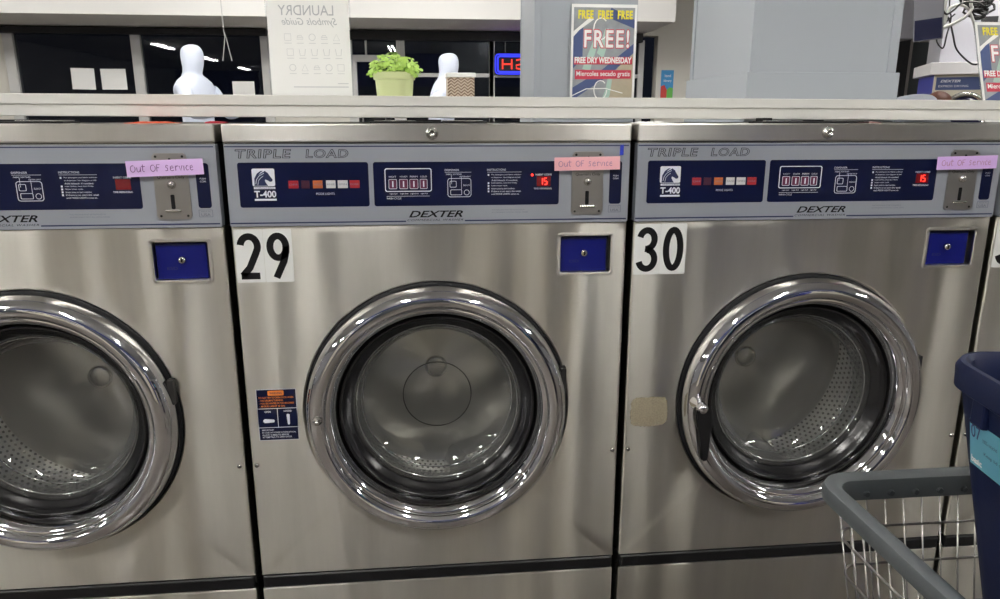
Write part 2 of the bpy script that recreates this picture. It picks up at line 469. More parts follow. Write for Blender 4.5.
    for w_, a, b in (('TRIPLE', -.347, -.248), ('LOAD', -.223, -.146)):
        text(bm, w_, lx(a), lx(b), 1.1325, 1.1485, yl-.0002, shear=.12, bold=.035, space=1.12)
    obj('triple_load_lettering', bm, 'dark', cp)
    bm = new()
    for w_, a, b in (('TRIPLE', -.347, -.248), ('LOAD', -.223, -.146)):
        text(bm, w_, lx(a), lx(b), 1.1325, 1.1485, yl-.0005, shear=.12, bold=-.012, space=1.12, fitref=(w_, .12, .035, 1.12))
    obj('lettering_fill', bm, 'plate', cp)
    # maker's lettering
    bm = new(); text(bm, 'DEXTER', lx(-.040), lx(.0615), 1.0222, 1.0345, yl, shear=.35, bold=.02)
    text(bm, 'COMMERCIAL WASHER', lx(-.043), lx(.062), 1.0152, 1.0190, yl, shear=.3, space=1.2)
    obj('maker_lettering', bm, 'black_ink', cp)
    bm = new()
    text(bm, 'THIS MACHINE MUST BE INSTALLED IN', lx(.116), lx(.178), 1.0335, 1.0358, yl); text(bm, 'ACCORDANCE WITH ALL LOCAL CODES', lx(.116), lx(.185), 1.0288, 1.0311, yl)
    frame(bm, rp(.3405, .3650, 1.0275, 1.0410, .001), rp(.3413, .3642, 1.0283, 1.0402, .001), yl, -.004)
    text(bm, 'MADE IN', lx(.3445), lx(.361), 1.0362, 1.0388, yl); text(bm, 'USA', lx(.3445), lx(.361), 1.0292, 1.0345, yl, bold=.02)
    obj('small_print', bm, 'faint_ink', cp)
    # horse badge
    bm = new()
    plate(bm, rp(-.3204, -.2802, 1.0826, 1.1143, .003), yi, yl)
    rect(bm, lx(-.3185), lx(-.2805), 1.0775, 1.0812, yi); rect(bm, lx(-.3185), lx(-.2795), 1.0563, 1.0597, yi)
    text(bm, 'T-400', lx(-.3185), lx(-.2795), 1.0620, 1.0745, yi, bold=.03)
    obj('horse_badge', bm, 'white_ink', cp)
    bm = new()
    hx = [(.04,.0),(.10,.25),(.16,.48),(.28,.68),(.42,.80),(.52,.86),(.60,.93),(.64,.86),(.72,.80),(.80,.62),(.93,.38),(.90,.27),(.80,.24),(.70,.33),(.58,.40),(.56,.30),(.62,.14),(.70,.0)]
    mane = [(.06,.05),(.07,.45),(.20,.75),(.38,.92),(.50,.93),(.36,.80),(.24,.62),(.16,.40)]
    for P_ in (hx,):
        plate(bm, [(lx(-.3190)+.0375*u, 1.0834+.029*v) for u, v in P_], yi-.0003, yi)
    tw = [(lx(-.3190)+.0375*u, 1.0834+.029*v) for u, v in mane]; plate(bm, tw, yi-.0003, yi)
    text(bm, 'THOROUGHBRED', lx(-.317), lx(-.282), 1.0782, 1.0805, yi-.0003)
    obj('horse_emblem', bm, 'navyline', cp)
    bm = new()
    ribbon(bm, [(lx(-.3190)+.0375*u, 1.0834+.029*v) for u, v in [(.12,.1),(.17,.38),(.28,.58),(.44,.72),(.55,.78)]], .0010, yi-.0005)
    ribbon(bm, [(lx(-.3190)+.0375*u, 1.0834+.029*v) for u, v in [(.22,.05),(.26,.32),(.38,.5),(.5,.6)]], .0008, yi-.0005)
    obj('mane_line', bm, 'white_ink', cp)
    for a, b, mt in ((-.2566, -.2389, 'red_light'), (-.2335, -.219, 'dim_light'), (-.2128, -.1956, 'orange_light'), (-.189, -.172, 'white_light'), (-.168, -.150, 'white_light'), (-.1464, -.1283, 'red_light')):
        bm = new(); box(bm, lx(a), lx(b), yi-.0006, yl, 1.0780, 1.0922, .0003, 1); obj('mode_light', bm, mt, cp)
    bm = new()
    for a, b, w_ in ((-.2555, -.240, 'OFF'), (-.2115, -.197, 'WASH'), (-.1875, -.1735, 'RINSE'), (-.1665, -.1515, 'SPIN'), (-.145, -.130, 'DONE')):
        text(bm, w_, lx(a), lx(b), 1.0835, 1.0867, yi-.0009)
    obj('light_lettering', bm, 'faint_ink', cp)
    bm = new(); text(bm, 'MODE LIGHTS', lx(-.2077), lx(-.1746), 1.0660, 1.0700, yi)
    # wash cycle buttons frame
    frame(bm, rp(-.0822, .0040, 1.0703, 1.1132, .004), rp(-.0807, .0025, 1.0718, 1.1117, .003), yi, yl)
    for a, b, w_ in ((-.0754, -.0601, 'HOT'), (-.0559, -.0401, 'WARM'), (-.0369, -.0211, 'PERM'), (-.0179, -.0040, 'COLD')):
        frame(bm, rp(a, b, 1.0754, 1.0935, .002), rp(a+.0008, b-.0008, 1.0762, 1.0927, .0015), yi, yl)
        text(bm, w_, lx(a+.001), lx(b-.001), 1.0965, 1.0995, yi); rect(bm, lx((a+b)/2-.0012), lx((a+b)/2+.0012), 1.079, 1.090, yi-.0008)
        text(bm, 'Light Soil', lx(a+.0015), lx(b), 1.0650, 1.0680, yi)
    text(bm, 'WASH CYCLE', lx(-.080), lx(-.053), 1.0565, 1.0598, yi); rect(bm, lx(-.080), lx(.0), 1.0618, 1.0623, yi)
    # dispenser diagram
    text(bm, 'DISPENSER', lx(.0287), lx(.0555), 1.1078, 1.1113, yi); rect(bm, lx(.0287), lx(.078), 1.1052, 1.1057, yi)
    text(bm, 'FABRIC SOFTENER', lx(.0310), lx(.060), 1.1005, 1.1030, yi); text(bm, 'DETERGENT', lx(.056), lx(.077), 1.0962, 1.0985, yi)
    frame(bm, rp(.0333, .0775, 1.0595, 1.0945, .005), rp(.0342, .0766, 1.0604, 1.0936, .0042), yi, yl)
    frame(bm, rp(.0375, .0500, 1.0775, 1.0895, .002), rp(.0383, .0492, 1.0783, 1.0887, .0015), yi, yl)
    frame(bm, rp(.0385, .0600, 1.0632, 1.0735, .002), rp(.0393, .0592, 1.0640, 1.0727, .0015), yi, yl)
    ribbon(bm, arc(lx(.0690), 1.0680, .0048, .0048, 0, 340), .0009, yi, closed=True)
    rect(bm, lx(.0405), lx(.0411), 1.084, 1.100, yi); rect(bm, lx(.0590), lx(.0596), 1.0735, 1.096, yi); text(bm, 'BLEACH', lx(.063), lx(.075), 1.0800, 1.0830, yi)
    text(bm, 'INSTRUCTIONS', lx(.1075), lx(.1428), 1.1078, 1.1115, yi); rect(bm, lx(.1075), lx(.172), 1.1050, 1.1055, yi)
    for i, (w_, e, bl) in enumerate((('Put detergent and fabric softener', .172, 1), ('in dispenser. See diagram at left', .170, 0), ('Add bleach if needed.', .165, 0), ('Load clothes, close door firmly.', .164, 1),
                                 ('Select water cycle.', .146, 1), ('Insert coins to start machine.', .160, 1), ('If there is no start the wash', .171, 1), ('until MODE LIGHTS come on.', .168, 0))):
        z = 1.1018-.0051*i
        text(bm, w_, lx(.1155), lx(e), z-.0030, z, yi)
        if bl: rect(bm, lx(.1085), lx(.1115), z-.0032, z, yi)
    text(bm, 'INSERT COINS', lx(.199), lx(.2296), 1.0985, 1.1018, yi); text(bm, 'TIME REMAINING', lx(.196), lx(.2296), 1.0725, 1.0757, yi)
    text(bm, 'PUSH', lx(.348), lx(.358), 1.0955, 1.0985, yi); text(bm, 'COIN', lx(.348), lx(.358), 1.0905, 1.0935, yi)
    obj('panel_print', bm, 'white_ink', cp)
    for a, b in ((-.0754, -.0601), (-.0559, -.0401), (-.0369, -.0211), (-.0179, -.0040)):
        bm = new(); rect(bm, lx(a+.0010), lx(b-.0010), 1.0765, 1.0925, yl-.0003, t=.0002); obj('cycle_button', bm, 'maroon', cp)
    bm = new(); rect(bm, lx(.2015), lx(.2275), 1.0785, 1.0972, yl-.0003, t=.0002); obj('readout', bm, 'led_back', cp)
    # coin slide plate
    bm = new(); pw = [(.268, 1.030), (.2715, 1.0245), (.3250, 1.0245), (.3288, 1.030), (.3283, 1.1370), (.3235, 1.1425), (.2735, 1.1425), (.2690, 1.1370)]
    plate(bm, [(lx(a), b) for a, b in pw], -.0068, -.004)
    co = obj('coin_plate', bm, 'coin_steel', t)
    bm = new(); lathe(bm, [(0, -.0138), (.004, -.0132), (.0068, -.0105), (.0078, -.0068)], 24, lx(.2985), 1.0868); obj('coin_button', bm, 'chrome_dull', co, smooth=True)
    bm = new(); plate(bm, rp(.2945, .3015, 1.0430, 1.0690, .002), -.0072, -.0068); text(bm, 'Quarters Only', lx(.275), lx(.322), 1.0965, 1.1030, -.0072)
    obj('coin_slot', bm, 'black_ink', co)
    bm = new(); box(bm, lx(.284), lx(.312), -.0115, -.0068, 1.0385, 1.0420, .001); obj('coin_ledge', bm, 'chrome_dull', co)
    for a, b in ((.2755, 1.1365), (.3215, 1.1365), (.2750, 1.0305), (.3220, 1.0305), (.299, 1.1315)):
        bm = new(); lathe(bm, [(0, -.0085), (.0016, -.0083), (.0022, -.0068)], 12, lx(a), b); obj('screw', bm, 'gap', co, smooth=True)
    # top band and lid
    bm = new(); box(bm, -HW-.0005, HW+.0005, -.006, .53, 1.1605, 1.1935, .003, 3); top = obj('top_lid', bm, 'steel_trim', t)
    bm = new(); lathe(bm, [(0, -.0150), (.004, -.0150), (.0045, -.0165), (.0062, -.0165), (.007, -.0125), (.0095, -.012), (.0115, -.009), (.012, -.006)], 28, 0, 1.1765); obj('top_lock', bm, 'chrome_dull', t, smooth=True)
    bm = new(); box(bm, -HW+.003, HW-.003, .0, .02, 1.156, 1.1610); obj('lid_seam', bm, 'gap', t)
    # soap dispenser on the lid
    bm = new(); box(bm, lx(-.108), lx(.111), .03, .098, 1.1935, 1.1970, .001); box(bm, lx(-.101), lx(-.080), .05, .08, 1.1970, 1.2040, .001)
    box(bm, lx(-.022), lx(.025), .045, .09, 1.1970, 1.2005, .001)
    dp = obj('soap_dispenser', bm, 'blackplastic', t)
    bm = new(); box(bm, lx(-.100), lx(-.024), .035, .095, 1.1971, 1.1992, .0006); obj('dispenser_lid', bm, 'chrome_dull', dp)
    bm = new(); box(bm, lx(.027), lx(.103), .035, .095, 1.1971, 1.1992, .0006); obj('dispenser_lid', bm, 'chrome_dull', dp)
    # bottom black bumper strip, kick panel
    bm = new(); box(bm, -HW+.002, HW-.002, -.004, .02, .2485, .2765, .005, 3); obj('bumper_strip', bm, 'blackplastic', t)
    bm = new(); box(bm, -HW, HW, .0, .02, .03, .2465, .003, 2); obj('kick_panel', bm, 'steel', t)
    for x in (lx(.3688), lx(-.3571)):
        bm = new(); lathe(bm, [(0, -.0045), (.0028, -.0042), (.0045, -.0025), (.0052, 0)], 16, x, .5275); obj('bolt', bm, 'chrome_dull', t, smooth=True)
    # ---- door
    d = empty('door', (0, 0, DZ)); d.parent = t
    bm = new(); lathe(bm, [(.2635, .004), (.2635, .014), (.2440, .014), (.2440, .004), (.2495, .002), (.2600, .001)], 96, closed=True); obj('door_seal', bm, 'rubber', d, smooth=True)
    bm = new(); lathe(bm, [(.2500, .010), (.2570, -.002), (.2580, -.014), (.2560, -.026), (.2505, -.036), (.2420, -.0425), (.2320, -.0445), (.2260, -.0425), (.2215, -.0385), (.2190, -.0350), (.2182, -.0315),
                           (.2174, -.0315), (.2155, -.0322), (.2115, -.0300), (.2075, -.0250), (.2040, -.0180), (.2005, -.0090), (.1980, .000), (.1968, .010), (.2000, .012)], 128, closed=True)
    obj('chrome_ring', bm, 'chrome', d, smooth=True)
    bm = new(); lathe(bm, [(.1975, .010), (.1960, -.002), (.1935, -.004), (.1900, -.001), (.1860, .006), (.1815, .012), (.1755, .017), (.1715, .022), (.1700, .034), (.178, .036), (.196, .030)], 96, closed=True); obj('glass_gasket', bm, 'blackgloss', d, smooth=True)
    bm = new(); tube(bm, [(.1655*math.cos(2*PI*k/96), .030, .1655*math.sin(2*PI*k/96)) for k in range(96)], .0022, 8, closed=True); tube(bm, [(.1575*math.cos(2*PI*k/96), .062, .1575*math.sin(2*PI*k/96)) for k in range(96)], .0012, 8, closed=True); obj('glass_rim', bm, 'glassrim', d, smooth=True)
    bm = new(); lathe(bm, [(.1735, .022), (.1690, .020), (.1660, .024), (.1630, .045), (.1590, .064), (.1500, .076), (.1350, .082), (.09, .0855), (0, .087), (0, .092), (.09, .0905), (.136, .087), (.1530, .080), (.1640, .066), (.1690, .045), (.1725, .026)], 96)
    obj('door_glass', bm, 'glass', d, smooth=True)
    bm = new(); box(bm, .246, .2585, -.016, .002, .035, .085, .002); obj('hinge', bm, 'gap', d)
    # ---- drum
    dr = empty('drum', (0, 0, DZ)); dr.parent = t
    bm = new(); lathe(bm, [(.262, .016), (.200, .036), (.196, .05), (.200, .062), (.235, .070), (.262, .060)], 72, closed=True); obj('door_boot', bm, 'rubber', dr, smooth=True)
    bm = new(); lathe(bm, [(.222, .072), (.226, .068), (.238, .074), (.2425, .084), (.2425, .264), (.2475, .264), (.2475, .080), (.240, .070)], 120, closed=True)
    obj('drum_wall', bm, 'drum', dr, smooth=True)
    bm = new(); lathe(bm, [(.2475, .262), (.238, .268), (.22, .266), (.20, .266), (.17, .266), (.14, .266), (.10, .266), (.075, .266), (.05, .266), (0, .266), (0, .275), (.10, .275), (.2475, .278)], 96); 
    for v in bm.verts:
        rr = math.hypot(v.co.x, v.co.z)
        if .03 < rr < .235: v.co.y += .0045*(rr/.24)*math.cos(7*(math.atan2(v.co.z, v.co.x)+PI/2))  # petal waves put into the shape to split the highlight into lobes
    obj('drum_back', bm, 'spun', dr, smooth=True)
    bm = new(); lathe(bm, [(0, .258), (.020, .2585), (.0255, .260), (.027, .267)], 32); obj('drum_hub', bm, 'chrome_dull', dr, smooth=True)
    bm = new()
    for a in (40, 160, 280):
        c, s = math.cos(math.radians(a)), math.sin(math.radians(a)); tn = Vector((-s, 0, c)); rd = Vector((c, 0, s))
        prof = [(-.030, .243), (-.012, .210), (0, .203), (.012, .210), (.030, .243)]
        A = [bm.verts.new(rd*q+tn*p+Vector((0, .088, 0))) for p, q in prof]; B = [bm.verts.new(rd*q+tn*p+Vector((0, .262, 0))) for p, q in prof]
        for i in range(4): bm.faces.new((A[i], A[i+1], B[i+1], B[i]))
        bm.faces.new(A); bm.faces.new(B[::-1])
    obj('drum_ribs', bm, 'chrome_dull', dr)
    return t

def principledname(n): return n

DIG = {
 '2': [arc(0, .72, .36, .22, 172, -18, 18) + [(.26, .55), (-.02, .24), (-.34, .055)], [(-.41, .05), (.39, .05)]],
 '9': [arc(0, .70, .34, .245, 0, 350, 26), [(.335, .72), (.33, .60), (.22, .38), (-.14, .0)]],
 '3': [arc(-.01, .735, .34, .215, 165, -85, 18), arc(-.01, .265, .37, .225, 88, -165, 20), [(-.10, .515), (.10, .505)]],
 '0': [arc(0, .5, .335, .45, 0, 350, 34)],
 '8': [arc(0, .735, .32, .215, 0, 350, 24), arc(0, .27, .355, .225, 0, 350, 24)],
 '1': [[(-.2, .78), (.02, .95), (.02, 0)]],
}
def number_plates(root, digits, x0, skew=0):
    w = .0527
    for i, ch in enumerate(digits):
        bm = new(); cx = x0 + w*(i+.5)
        plate(bm, rrect(cx, .953, w-.0006, .1005, .002), -.0008, .0003)
        o = obj('number_decal', bm, 'decal', root)
        bm = new()
        for st in DIG[ch]:
            closed = (st[0][0]-st[-1][0])**2+(st[0][1]-st[-1][1])**2 < .02 and len(st) > 20
            ribbon(bm, [(cx+p[0]*.0430, .9110+p[1]*.0840) for p in st], .0128, -.0011, closed=closed)
        obj('digit', bm, 'black_ink', o)

def handle(root):
    d = [c for c in root.children if c.name.startswith('door')][0]
    bm = new(); lathe(bm, [(0, -.082), (.006, -.082), (.0105, -.078), (.0125, -.072), (.0105, -.066), (.0085, -.060), (.0135, -.050), (.015, -.040)], 24, -.2375, .010); o = obj('door_handle', bm, 'chrome', d, smooth=True)
    bm = new()
    out = [(-.2480, .012), (-.2270, .012), (-.2195, .000), (-.2185, -.030), (-.2200, -.098), (-.2235, -.1015), (-.2330, -.1010), (-.2365, -.094), (-.2400, -.040), (-.2500, -.018), (-.2520, .000)]
    plate(bm, out, -.080, -.058); bmesh.ops.bevel(bm, geom=[e for e in bm.edges], offset=.003, segments=2, affect='EDGES', clamp_overlap=True)
    obj('lever', bm, 'blackplastic', o)

proto = build_washer()
m28, m30, m31 = (copy_tree(proto) for _ in range(3))
m29 = proto
m28.location.x = WX-PITCH; m30.location.x = WX+PITCH; m31.location.x = WX+2*PITCH
GW = 'stainless steel washing machines in a row'
tag(m28, 'stainless steel washer with unlit readout and lilac note, its left half out of frame', 'washing machine', GW)
tag(m29, 'stainless steel washer numbered 29 with pink note, warning sticker and broken-off door handle', 'washing machine', GW)
tag(m30, 'stainless steel washer numbered 30 with black door handle, dried glue patch, behind cart', 'washing machine', GW)
tag(m31, 'stainless steel washer cut off by the picture edge, beyond the one numbered 30', 'washing machine', GW)
number_plates(m28, '28', lx(-.3635)); number_plates(m29, '29', lx(-.3635)); number_plates(m30, '30', lx(-.3640)); number_plates(m31, '31', lx(-.3630))
handle(m28); handle(m30); handle(m31)
def child(root, name): return [c for c in root.children if c.name.split('.')[0] == name][0]
def readout(root, on):
    cp = child(root, 'control_panel')
    if not on: return
    segs = {'1': 'bc', '5': 'afgcd'}
    bm = new()
    for ch, cx in (('1', .2095), ('5', .2180)):
        X0, w, z0, h = lx(cx), .0052, 1.0818, .0118
        def hs(z): rect(bm, X0-w/2+.0004, X0+w/2-.0004, z-.0007, z+.0007, -.0056)
        def vs(x, za, zb): rect(bm, x-.0008, x+.0008, za, zb, -.0056)
        for s in segs[ch]:
            if s == 'a': hs(z0+h)
            if s == 'g': hs(z0+h/2)
            if s == 'd': hs(z0)
            if s == 'b': vs(X0+w/2, z0+h/2+.0004, z0+h)
            if s == 'c': vs(X0+w/2, z0, z0+h/2-.0004)
            if s == 'f': vs(X0-w/2, z0+h/2+.0004, z0+h)
    obj('readout_digits', bm, 'led', cp)
readout(m29, 1); readout(m30, 1); readout(m31, 1)
bm = new(); lathe(bm, [(0, -.0062), (.0018, -.006), (.0022, -.0045)], 12, lx(.1925), 1.0995); obj('coin_lamp', bm, 'led', child(m29, 'control_panel'))
# machine 29: bare spindle instead of a handle, ring mark on the glass, warning sticker, blue tape
d29 = child(m29, 'door')
bm = new(); lathe(bm, [(0, -.058), (.004, -.058), (.0052, -.055), (.0052, -.050), (.0085, -.048), (.0095, -.044), (.0095, -.036)], 20, -.2320, .003); obj('handle_spindle', bm, 'chrome_dull', d29, smooth=True)
bm = new(); tube(bm, [(.0720*math.cos(2*PI*k/64), .0835, .0720*math.sin(2*PI*k/64)) for k in range(64)], .0009, 6, closed=True); obj('glass_ring_mark', bm, 'rubber', d29, smooth=True)
bm = new(); SX0, SX1, SZ0, SZ1 = lx(-.3475), lx(-.2705), .5805, .6885
rect(bm, SX0, SX1, SZ0, SZ1, -.0006, t=.0008)
ws = obj('warning_sticker', bm, 'navy', m29)
SW, SH = SX1-SX0, SZ1-SZ0
def sp(u, v): return (SX0+SW*u, SZ1-SH*v)
bm = new()
def fr(u0, u1, v0, v1, e=.0010):
    a, b = sp(u0, v1), sp(u1, v0)
    rect(bm, a[0], b[0], a[1], a[1]+e, -.0010); rect(bm, a[0], b[0], b[1]-e, b[1], -.0010)
    rect(bm, a[0], a[0]+e, a[1], b[1], -.0010); rect(bm, b[0]-e, b[0], a[1], b[1], -.0010)
fr(0, 1, 0, 1); fr(0, 1, .37, .75); a = sp(.5, .75); rect(bm, a[0]-.0005, a[0]+.0005, a[1], sp(.5, .37)[1], -.0010)
def tx(s, u0, u1, v0, v1, mi=0): a, b = sp(u0, v1), sp(u1, v0); text(bm, s, a[0], b[0], a[1], b[1], -.0010, bold=.01, mi=mi)
tx('OPEN', .18, .33, .42, .455); tx('LOCKED', .66, .86, .41, .445)
plate(bm, [sp(u, v) for u, v in ((.13, .60), (.17, .575), (.40, .59), (.42, .62), (.40, .645), (.17, .655), (.13, .63))], -.0011, -.0008)
plate(bm, [sp(u, v) for u, v in ((.72, .50), (.76, .485), (.80, .50), (.795, .68), (.77, .70), (.74, .69))], -.0011, -.0008)
tx('IMPORTANT', .08, .38, .78, .81)
for i, (s, e) in enumerate((('IN CASE OF POWER INTERRUPTION,', .93), ('ALLOW 10 MINUTES BEFORE', .75), ('ATTEMPTING TO OPEN DOOR', .82))): tx(s, .08, e, .83+.045*i, .862+.045*i)
obj('sticker_print', bm, 'white_ink', ws)
bm = new(); a, b = sp(.29, .125), sp(.69, .03); plate(bm, rrect((a[0]+b[0])/2, (a[1]+b[1])/2, b[0]-a[0], b[1]-a[1], .002), -.0010, -.0006)
for i, (s, e) in enumerate((('DO NOT TRY TO OPEN DOOR WHEN', .92), ('- THE DRUM IS TURNING', .66), ('- YOU SEE WATER IN THE MACHINE', .93), ('- MODE LIGHT IS ON', .70))): tx(s, .06, e, .145+.055*i, .18+.055*i)
obj('orange_print', bm, 'warn_orange', ws)
bm = new(); tx('WARNING', .34, .64, .055, .10); 
for v in bm.verts: v.co.y = -.0013
obj('warning_word', bm, 'navyline', ws)
bm = new(); rect(bm, lx(.3590), lx(.3660), 1.1355, 1.1545, -.0062, t=.0004); obj('blue_tape', bm, 'bluetape', child(m29, 'control_panel'))
# machine 30: dried adhesive patch
bm = new(); pts = []
for k in range(60):
    a = 2*PI*k/60; c, s = math.cos(a), math.sin(a); q = (abs(c)**5+abs(s)**5)**(-.2)
    pts.append((-.3225+.0395*q*c*(1+random.uniform(-.05, .03)), .6105+.033*q*s*(1+random.uniform(-.06, .03))))
plate(bm, pts, -.0008, .0002); obj('glue_residue', bm, 'glue', m30)

# ------------------------------------------------------------------ taped notes
def note(cx_m, x0, x1, z0, z1, dzr, mat, label, words_, penmat):
    y = -.0145
    bm = new(); nx = 10
    rows = []
    for j, (zz, yo) in enumerate(((z0, 0), (z1, 0), (z1, .0005), (z0, .0005))):
        rows.append([bm.verts.new((x0+(x1-x0)*i/nx+(.0006 if zz == z0 else 0), y+yo-(.0015*math.sin(PI*i/nx) if zz == z0 else 0), zz+dzr*i/nx)) for i in range(nx+1)])
    for j in range(4):
        for i in range(nx): bm.faces.new((rows[j][i], rows[j][i+1], rows[(j+1) % 4][i+1], rows[(j+1) % 4][i]))
    for i in (0, nx): bm.faces.new([rows[j][i] for j in range(4)])
    o = obj('paper_note', bm, mat); tag(o, label, 'note', 'out of service notes')
    bm = new(); h = z1-z0; w = x1-x0; y2 = -.0178
    def stroke(pts, a, b):
        ribbon(bm, [(x0+w*(a+(b-a)*p[0]), z0+dzr*(a+(b-a)*p[0])+h*(.30+.42*p[1])) for p in pts], .0012, y2)
    G = {'O': arc(.5, .5, .45, .48, 60, 400, 14), 'u': [(.05, .7), (.1, .15), (.4, .0), (.75, .2), (.9, .75), (.9, .0)], 't': [(.5, 1.1), (.45, .2), (.7, .0), (.9, .1)],
         'F': [(.9, 1), (.1, 1), (.1, 0)], 'f2': [(.1, .55), (.7, .55)], 's': [(.85, .75), (.4, .9), (.2, .6), (.7, .4), (.7, .08), (.1, .05)],
         'e': [(.1, .4), (.85, .45), (.6, .75), (.2, .6), (.15, .15), (.5, .0), (.9, .1)], 'r': [(.15, .75), (.2, .0), (.2, .5), (.6, .75), (.9, .65)], 'v': [(.05, .7), (.4, .0), (.9, .75)],
         'i': [(.5, .7), (.5, .0)], 'c': [(.9, .6), (.5, .75), (.15, .4), (.4, .02), (.9, .1)], 'x': [(.1, .8), (.9, .82)]}
    lay = [('O', .06, .13), ('u', .145, .20), ('t', .20, .25), ('x', .20, .26), ('O', .32, .39), ('F', .40, .45), ('f2', .40, .45), ('s', .51, .56), ('e', .57, .63), ('r', .64, .69), ('v', .695, .74), ('i', .745, .77), ('c', .775, .82), ('e', .83, .88)]
    for g, a, b in lay: stroke(G[g], a, b)
    obj('handwriting', bm, penmat, o)
    return o
note(0, -.5335, -.4015, 1.1010, 1.1290, .0045, 'purple_note', 'lilac out of service note with dark handwriting, left of the number 29 washer', '', 'pen')
note(1, .2325, .3575, 1.1075, 1.1320, .0020, 'pink_note', 'pink out of service note above the coin slot of the number 29 washer', '', 'pen_faint')
note(2, .9945, 1.1210, 1.1045, 1.1300, .0025, 'violet_note', 'violet out of service note above the coin slot of the number 30 washer', '', 'pen_faint')

# small things lying on the lids
def scrap(name, x0, x1, y0, y1, z0, h, mat, label, cat):
    bm = new(); n = 8; top = []; bot = []
    nxt = 3
    for i in range(n+1):
        x = x0+(x1-x0)*i/n; zz = h*(.7+.3*math.sin(3*i+x*20))
        if i in (0, n): zz *= .4
        top.append([bm.verts.new((x, y0+(y1-y0)*j/nxt, z0+zz*(1 if 0 < j < nxt else .6))) for j in range(nxt+1)])
        bot.append([bm.verts.new((x, y0+(y1-y0)*j/nxt, z0)) for j in range(nxt+1)])
    for i in range(n):
        for j in range(nxt):
            bm.faces.new((top[i][j], top[i+1][j], top[i+1][j+1], top[i][j+1])); bm.faces.new((bot[i][j], bot[i][j+1], bot[i+1][j+1], bot[i+1][j]))
        for j in (0, nxt): bm.faces.new((top[i][j], top[i+1][j], bot[i+1][j], bot[i][j]))
    for i in (0, n):
        for j in range(nxt): bm.faces.new((top[i][j], top[i][j+1], bot[i][j+1], bot[i][j]))
    o = obj(name, bm, mat, smooth=True); tag(o, label, cat)
scrap('folded_cloth', -.545, -.472, .03, .12, 1.1937, .0035, 'redcloth', 'thin orange-red cloth edge lying in the gap above the far left washer', 'cloth')
scrap('folded_cloth', -.405, -.384, .03, .12, 1.1937, .0040, 'crimson', 'small crimson scrap of cloth in the gap beside the far left lid corner', 'cloth')
scrap('folded_cloth', .845, .90, .03, .12, 1.1937, .0035, 'brownlid', 'thin brown cloth edge lying on the lid of the number 30 washer', 'cloth')
scrap('paper_strip', .40, .47, .02, .10, 1.1937, .0035, 'paper', 'flat white paper strip lying on the front corner of the number 30 washer lid', 'paper')

# ------------------------------------------------------------------ long laminate shelf over the machines
bm = new(); tilt = math.radians(.22)
box(bm, -3.2, 3.2, .100, .625, .0235, .0425, .0015); box(bm, -3.2, 3.2, .104, .60, .002, .0235, .001)
sh = obj('long_shelf', bm, 'laminate', loc=(0, 0, 1.2022), rot=(0, tilt, 0))
tag(sh, 'long cream laminate shelf running over the tops of all the washers', 'shelf')
def shelf_z(x): return 1.2022+.0425 - x*math.tan(tilt)+.0009
bm = new(); box(bm, -3.15, 3.15, .56, 1.25, 0, 1.190); box(bm, -3.15, -3.05, .12, .60, 0, 1.20)
tag(obj('wall_bulkhead', bm, 'laminate'), kind='structure')

# ------------------------------------------------------------------ laundry symbols sign seen from behind
def sign_stand(root, w, h, lean=0):
    bm = new(); box(bm, -w/2-.004, w/2+.004, .0012, .0025, 0, h); box(bm, -w/2-.004, w/2+.004, -.03, .04, 0, .002)
    obj('holder', bm, 'acrylic', root)
sg = empty('laundry_symbols_sign', (-.2775, .50, shelf_z(-.28)), rz=math.radians(-1.5))
tag(sg, 'white laundry symbols guide sheet seen from its back, its words reversed, standing on shelf', 'sign')
sw, shh = .192, .31
bm = new(); box(bm, -sw/2, sw/2, -.0008, .0008, .002, shh); sheet = obj('sheet', bm, 'paper', sg)
sign_stand(sg, sw, shh)
yy = -.0010
def Z(v): return .0075+(97-v)*.00228          # sheet height for a photo row, bottom of sheet = 0
def XX(u): return (u-307.5)*.00235
bm = new(); text(bm, 'LAUNDRY', XX(278), XX(333), Z(15.5), Z(5.5), yy, mirror=True); text(bm, 'Symbols Guide', XX(281), XX(336), Z(27), Z(18), yy, shear=.3, mirror=True)
obj('sheet_lettering', bm, 'greyprint', sheet)
bm = new()
def icon(cx, cz, k):
    s = .0075
    if k == 0: ribbon(bm, [(cx-s, cz+s), (cx-s*.7, cz-s), (cx+s*.7, cz-s), (cx+s, cz+s)], .0012, yy)
    elif k == 1: ribbon(bm, [(cx-s, cz-s), (cx+s, cz-s), (cx, cz+s)], .0012, yy, closed=True)
    elif k == 2: ribbon(bm, arc(cx, cz, s, s, 0, 345, 16), .0012, yy, closed=True)
    elif k == 3: ribbon(bm, [(cx-s, cz-s), (cx+s, cz-s), (cx+s, cz+s), (cx-s, cz+s)], .0012, yy, closed=True)
    elif k == 4:
        ribbon(bm, [(cx-s, cz-s*.6), (cx+s, cz-s*.6), (cx+s*.4, cz+s*.6), (cx-s*.6, cz+s*.5)], .0012, yy, closed=True); ribbon(bm, [(cx-s, cz), (cx+s, cz)], .001, yy)
    rect(bm, cx-s*1.1, cx+s*1.1, cz-s*1.9, cz-s*1.75, yy)
for r_, (v, ks) in enumerate(((37, (3, 4, 2, 4, 1)), (52, (3, 0, 0, 0, 0)), (67.5, (2, 1, 4, 2, 3)))):
    for c_, k in enumerate(ks): icon(XX(286+12.2*c_+1.6*r_), Z(v), k)
rect(bm, XX(289), XX(345), Z(87.6), Z(86.6), yy); rect(bm, XX(334), XX(345), Z(84), Z(83.2), yy)
obj('sheet_symbols', bm, 'greyprint2', sheet)

